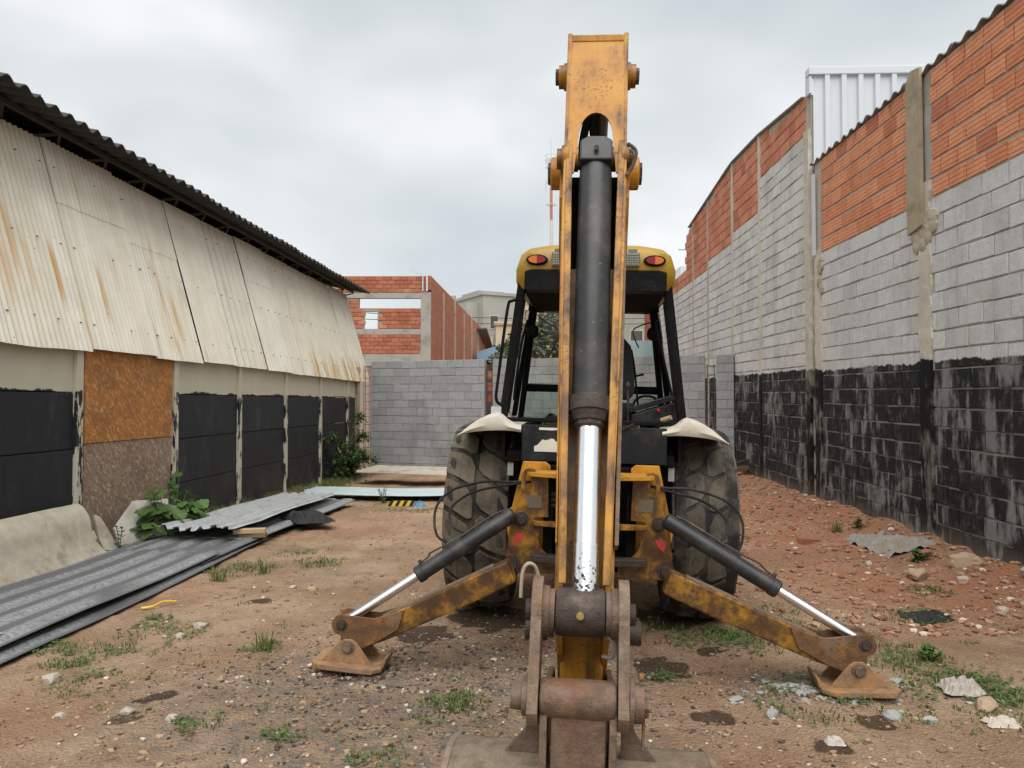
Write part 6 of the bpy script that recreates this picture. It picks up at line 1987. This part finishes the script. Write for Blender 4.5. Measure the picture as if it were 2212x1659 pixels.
# broad-leaved bush by the chipboard door: large leaves are parts
def big_leaf_mesh(seed):
    rg = random.Random(seed)
    vs, fs = [(0, 0, 0)], []
    n = 20
    for i in range(n + 1):
        a = -2.75 + 5.5 * i / n
        rr = (.62 + .38 * math.cos(a)) * (1 + .10 * math.cos(a * 5)) * (1 + rg.uniform(-.05, .05))
        x, y = rr * math.cos(a), rr * math.sin(a) * 1.05
        vs.append((x + .18, y, -.22 * (x * x + y * y) * .6 + .05 * math.sin(a * 6) + .06 * abs(y)))
    vs[0] = (.12, 0, .0)
    fs = [(0, 1 + i, 2 + i) for i in range(n)]
    me = bpy.data.meshes.new('leaf')
    me.from_pydata(vs, [], fs)
    me.materials.append(MAT['leaf_bush'])
    me.polygons.foreach_set('use_smooth', [True] * len(me.polygons))
    return me
BL = [big_leaf_mesh(k) for k in range(4)]
by = 9.15
bx = XL(by) + .52
bush = thing('broadleaf_bush', 'broad-leaved green bush growing beside the chipboard door', 'bush', (bx, by, gz(bx, by)))
rng = random.Random(5)
stems = MB()
for k in range(165):
    a = rng.uniform(0, 6.28)
    rx, ry = .36 * rng.random() ** .5, .52 * rng.random() ** .5
    h = .06 + .60 * rng.random() * (1 - .45 * (rx / .36))
    p = Vector((rx * math.cos(a) + .0, ry * math.sin(a), h))
    if k < 12: p = Vector((-.40 + rng.uniform(-.06, .06), 1.02 + rng.uniform(-.08, .08), .12 + .05 * k))
    stems.tube([(p.x * .3, p.y * .3, -.02), (p.x * .7, p.y * .75, p.z * .7), p], .004, 4, 2)
    o = bpy.data.objects.new('leaf', BL[rng.randrange(4)])
    COL.objects.link(o)
    o.parent = bush
    o.location = p
    s_ = rng.uniform(.07, .14) if k >= 12 else rng.uniform(.06, .09)
    o.scale = (s_, s_, s_)
    o.rotation_euler = (rng.gauss(0, .35), rng.uniform(.0, .7), math.atan2(p.y, p.x) + rng.gauss(0, .7) if k >= 12 else rng.uniform(-2.5, 0))
stems.build('stems', 'leaf_vine', bush)
def sprig(label, loc, h, n, leafL, seed, name='weed_plant', spread=.10, mat='leaf_bush', branches=1):
    t = thing(name, label, 'plant', loc)
    rg = random.Random(seed)
    st_, lf = MB(), MB()
    for b in range(branches):
        a = rg.uniform(0, 6.28)
        tip = Vector((spread * math.cos(a) * rg.random(), spread * math.sin(a) * rg.random(), h * rg.uniform(.7, 1)))
        pts = [Vector((0, 0, -.02)), tip * .5 + Vector((rg.gauss(0, .01), rg.gauss(0, .01), 0)), tip]
        st_.tube(pts, .004, 5, 3)
        for i in range(n):
            t_ = .12 + .88 * i / n
            p = catmull(pts, 10)[min(20, int(t_ * 20))]
            la = i * 2.4 + rg.uniform(-.3, .3)
            leaf(lf, p, Vector((math.cos(la), math.sin(la), rg.uniform(-.1, .6))), Vector((0, 0, 1)), leafL * rg.uniform(.7, 1.2) * (1.15 - .5 * t_), leafL * .26)
    st_.build('stem', 'leaf_vine', t); lf.build('foliage', mat, t, recalc=False)
    return t
sx = XL(8.35) + .42
sprig('slender weed with small leaves beside the pale broken slab', (sx, 8.3, gz(sx, 8.3)), .30, 16, .07, 3, branches=2)
sprig('small leafy weed on the red soil before the right wall', (3.8, 7.25, gz(3.8, 7.25)), .13, 16, .07, 4, spread=.12, branches=5, mat='leaf_weed')
sprig('small leafy weed near the right wall behind the brick lump', (4.02, 9.0, gz(4.02, 9.0)), .14, 14, .06, 6, spread=.1, branches=4, mat='leaf_grass')
sprig('spindly weed growing in front of the pale blue sheet', (-2.08, 12.55, gz(-2.08, 12.55)), .30, 14, .06, 7, spread=.22, branches=6, mat='leaf_weed')
sprig('leafy weed in the open soil right of the right pad', (2.55, 4.75, gz(2.55, 4.75)), .09, 12, .05, 8, spread=.12, branches=6, mat='leaf_bush')
# vine at the far end of the shed
v_ = thing('vine_shrub', 'tangled green shrub climbing the far end of the shed wall', 'shrub', (XL(17.6) + .35, 17.6, -.15))
rng = random.Random(23)
st_, lf = MB(), MB()
for b in range(15):
    a = rng.uniform(0, 6.28)
    hh = rng.uniform(.5, 1.75) if b > 5 else rng.uniform(.3, .6)
    tip = Vector((rng.uniform(-.35, .38), rng.uniform(-.9, 1.7) * (hh / 1.75 + .35), hh))
    pts = [Vector((rng.uniform(-.1, .1), rng.uniform(-.5, .5), 0)), Vector((tip.x * .3, tip.y * .4, hh * .6)), tip, tip + Vector((rng.uniform(-.1, .25), rng.uniform(-.25, .25), -.12))]
    st_.tube(pts, .008, 5, 4)
    line = catmull(pts, 12)
    for i in range(4, len(line)):
        for _ in range(3 if b > 5 else 6):
            la = rng.uniform(0, 6.28)
            leaf(lf, line[i] + Vector((rng.gauss(0, .05), rng.gauss(0, .06), rng.gauss(0, .04))), Vector((math.cos(la), math.sin(la), rng.uniform(-.7, .3))), Vector((0, 0, 1)), rng.uniform(.07, .14), .028)
for _ in range(420):
    p = Vector((rng.gauss(0, .18), rng.gauss(.0, .5), abs(rng.gauss(.18, .22))))
    la = rng.uniform(0, 6.28)
    leaf(lf, p, Vector((math.cos(la), math.sin(la), rng.uniform(-.5, .4))), Vector((0, 0, 1)), rng.uniform(.07, .13), .03)
st_.build('stems', 'bark', v_); lf.build('foliage', 'leaf_vine', v_, recalc=False)

# overhead wires behind the back wall
for k, (za, zb, lab) in enumerate(((8.9, 8.2, 'upper thin overhead wire strung behind the unfinished building'), (8.4, 7.8, 'lower thin overhead wire strung behind the unfinished building'))):
    pts = [(-20 + 4 * i, 58 + .2 * i, za + (zb - za) * i / 9 - .5 * math.sin(math.pi * i / 9)) for i in range(10)]
    m = MB(); m.tube([(x + 20, y - 58, z) for x, y, z in pts], .03, 5, 3)
    o = m.build('overhead_wire', 'far_dark', smooth=True); o.location = (-20, 58, 0)
    tag(o, lab, 'wire', 'overhead wires')
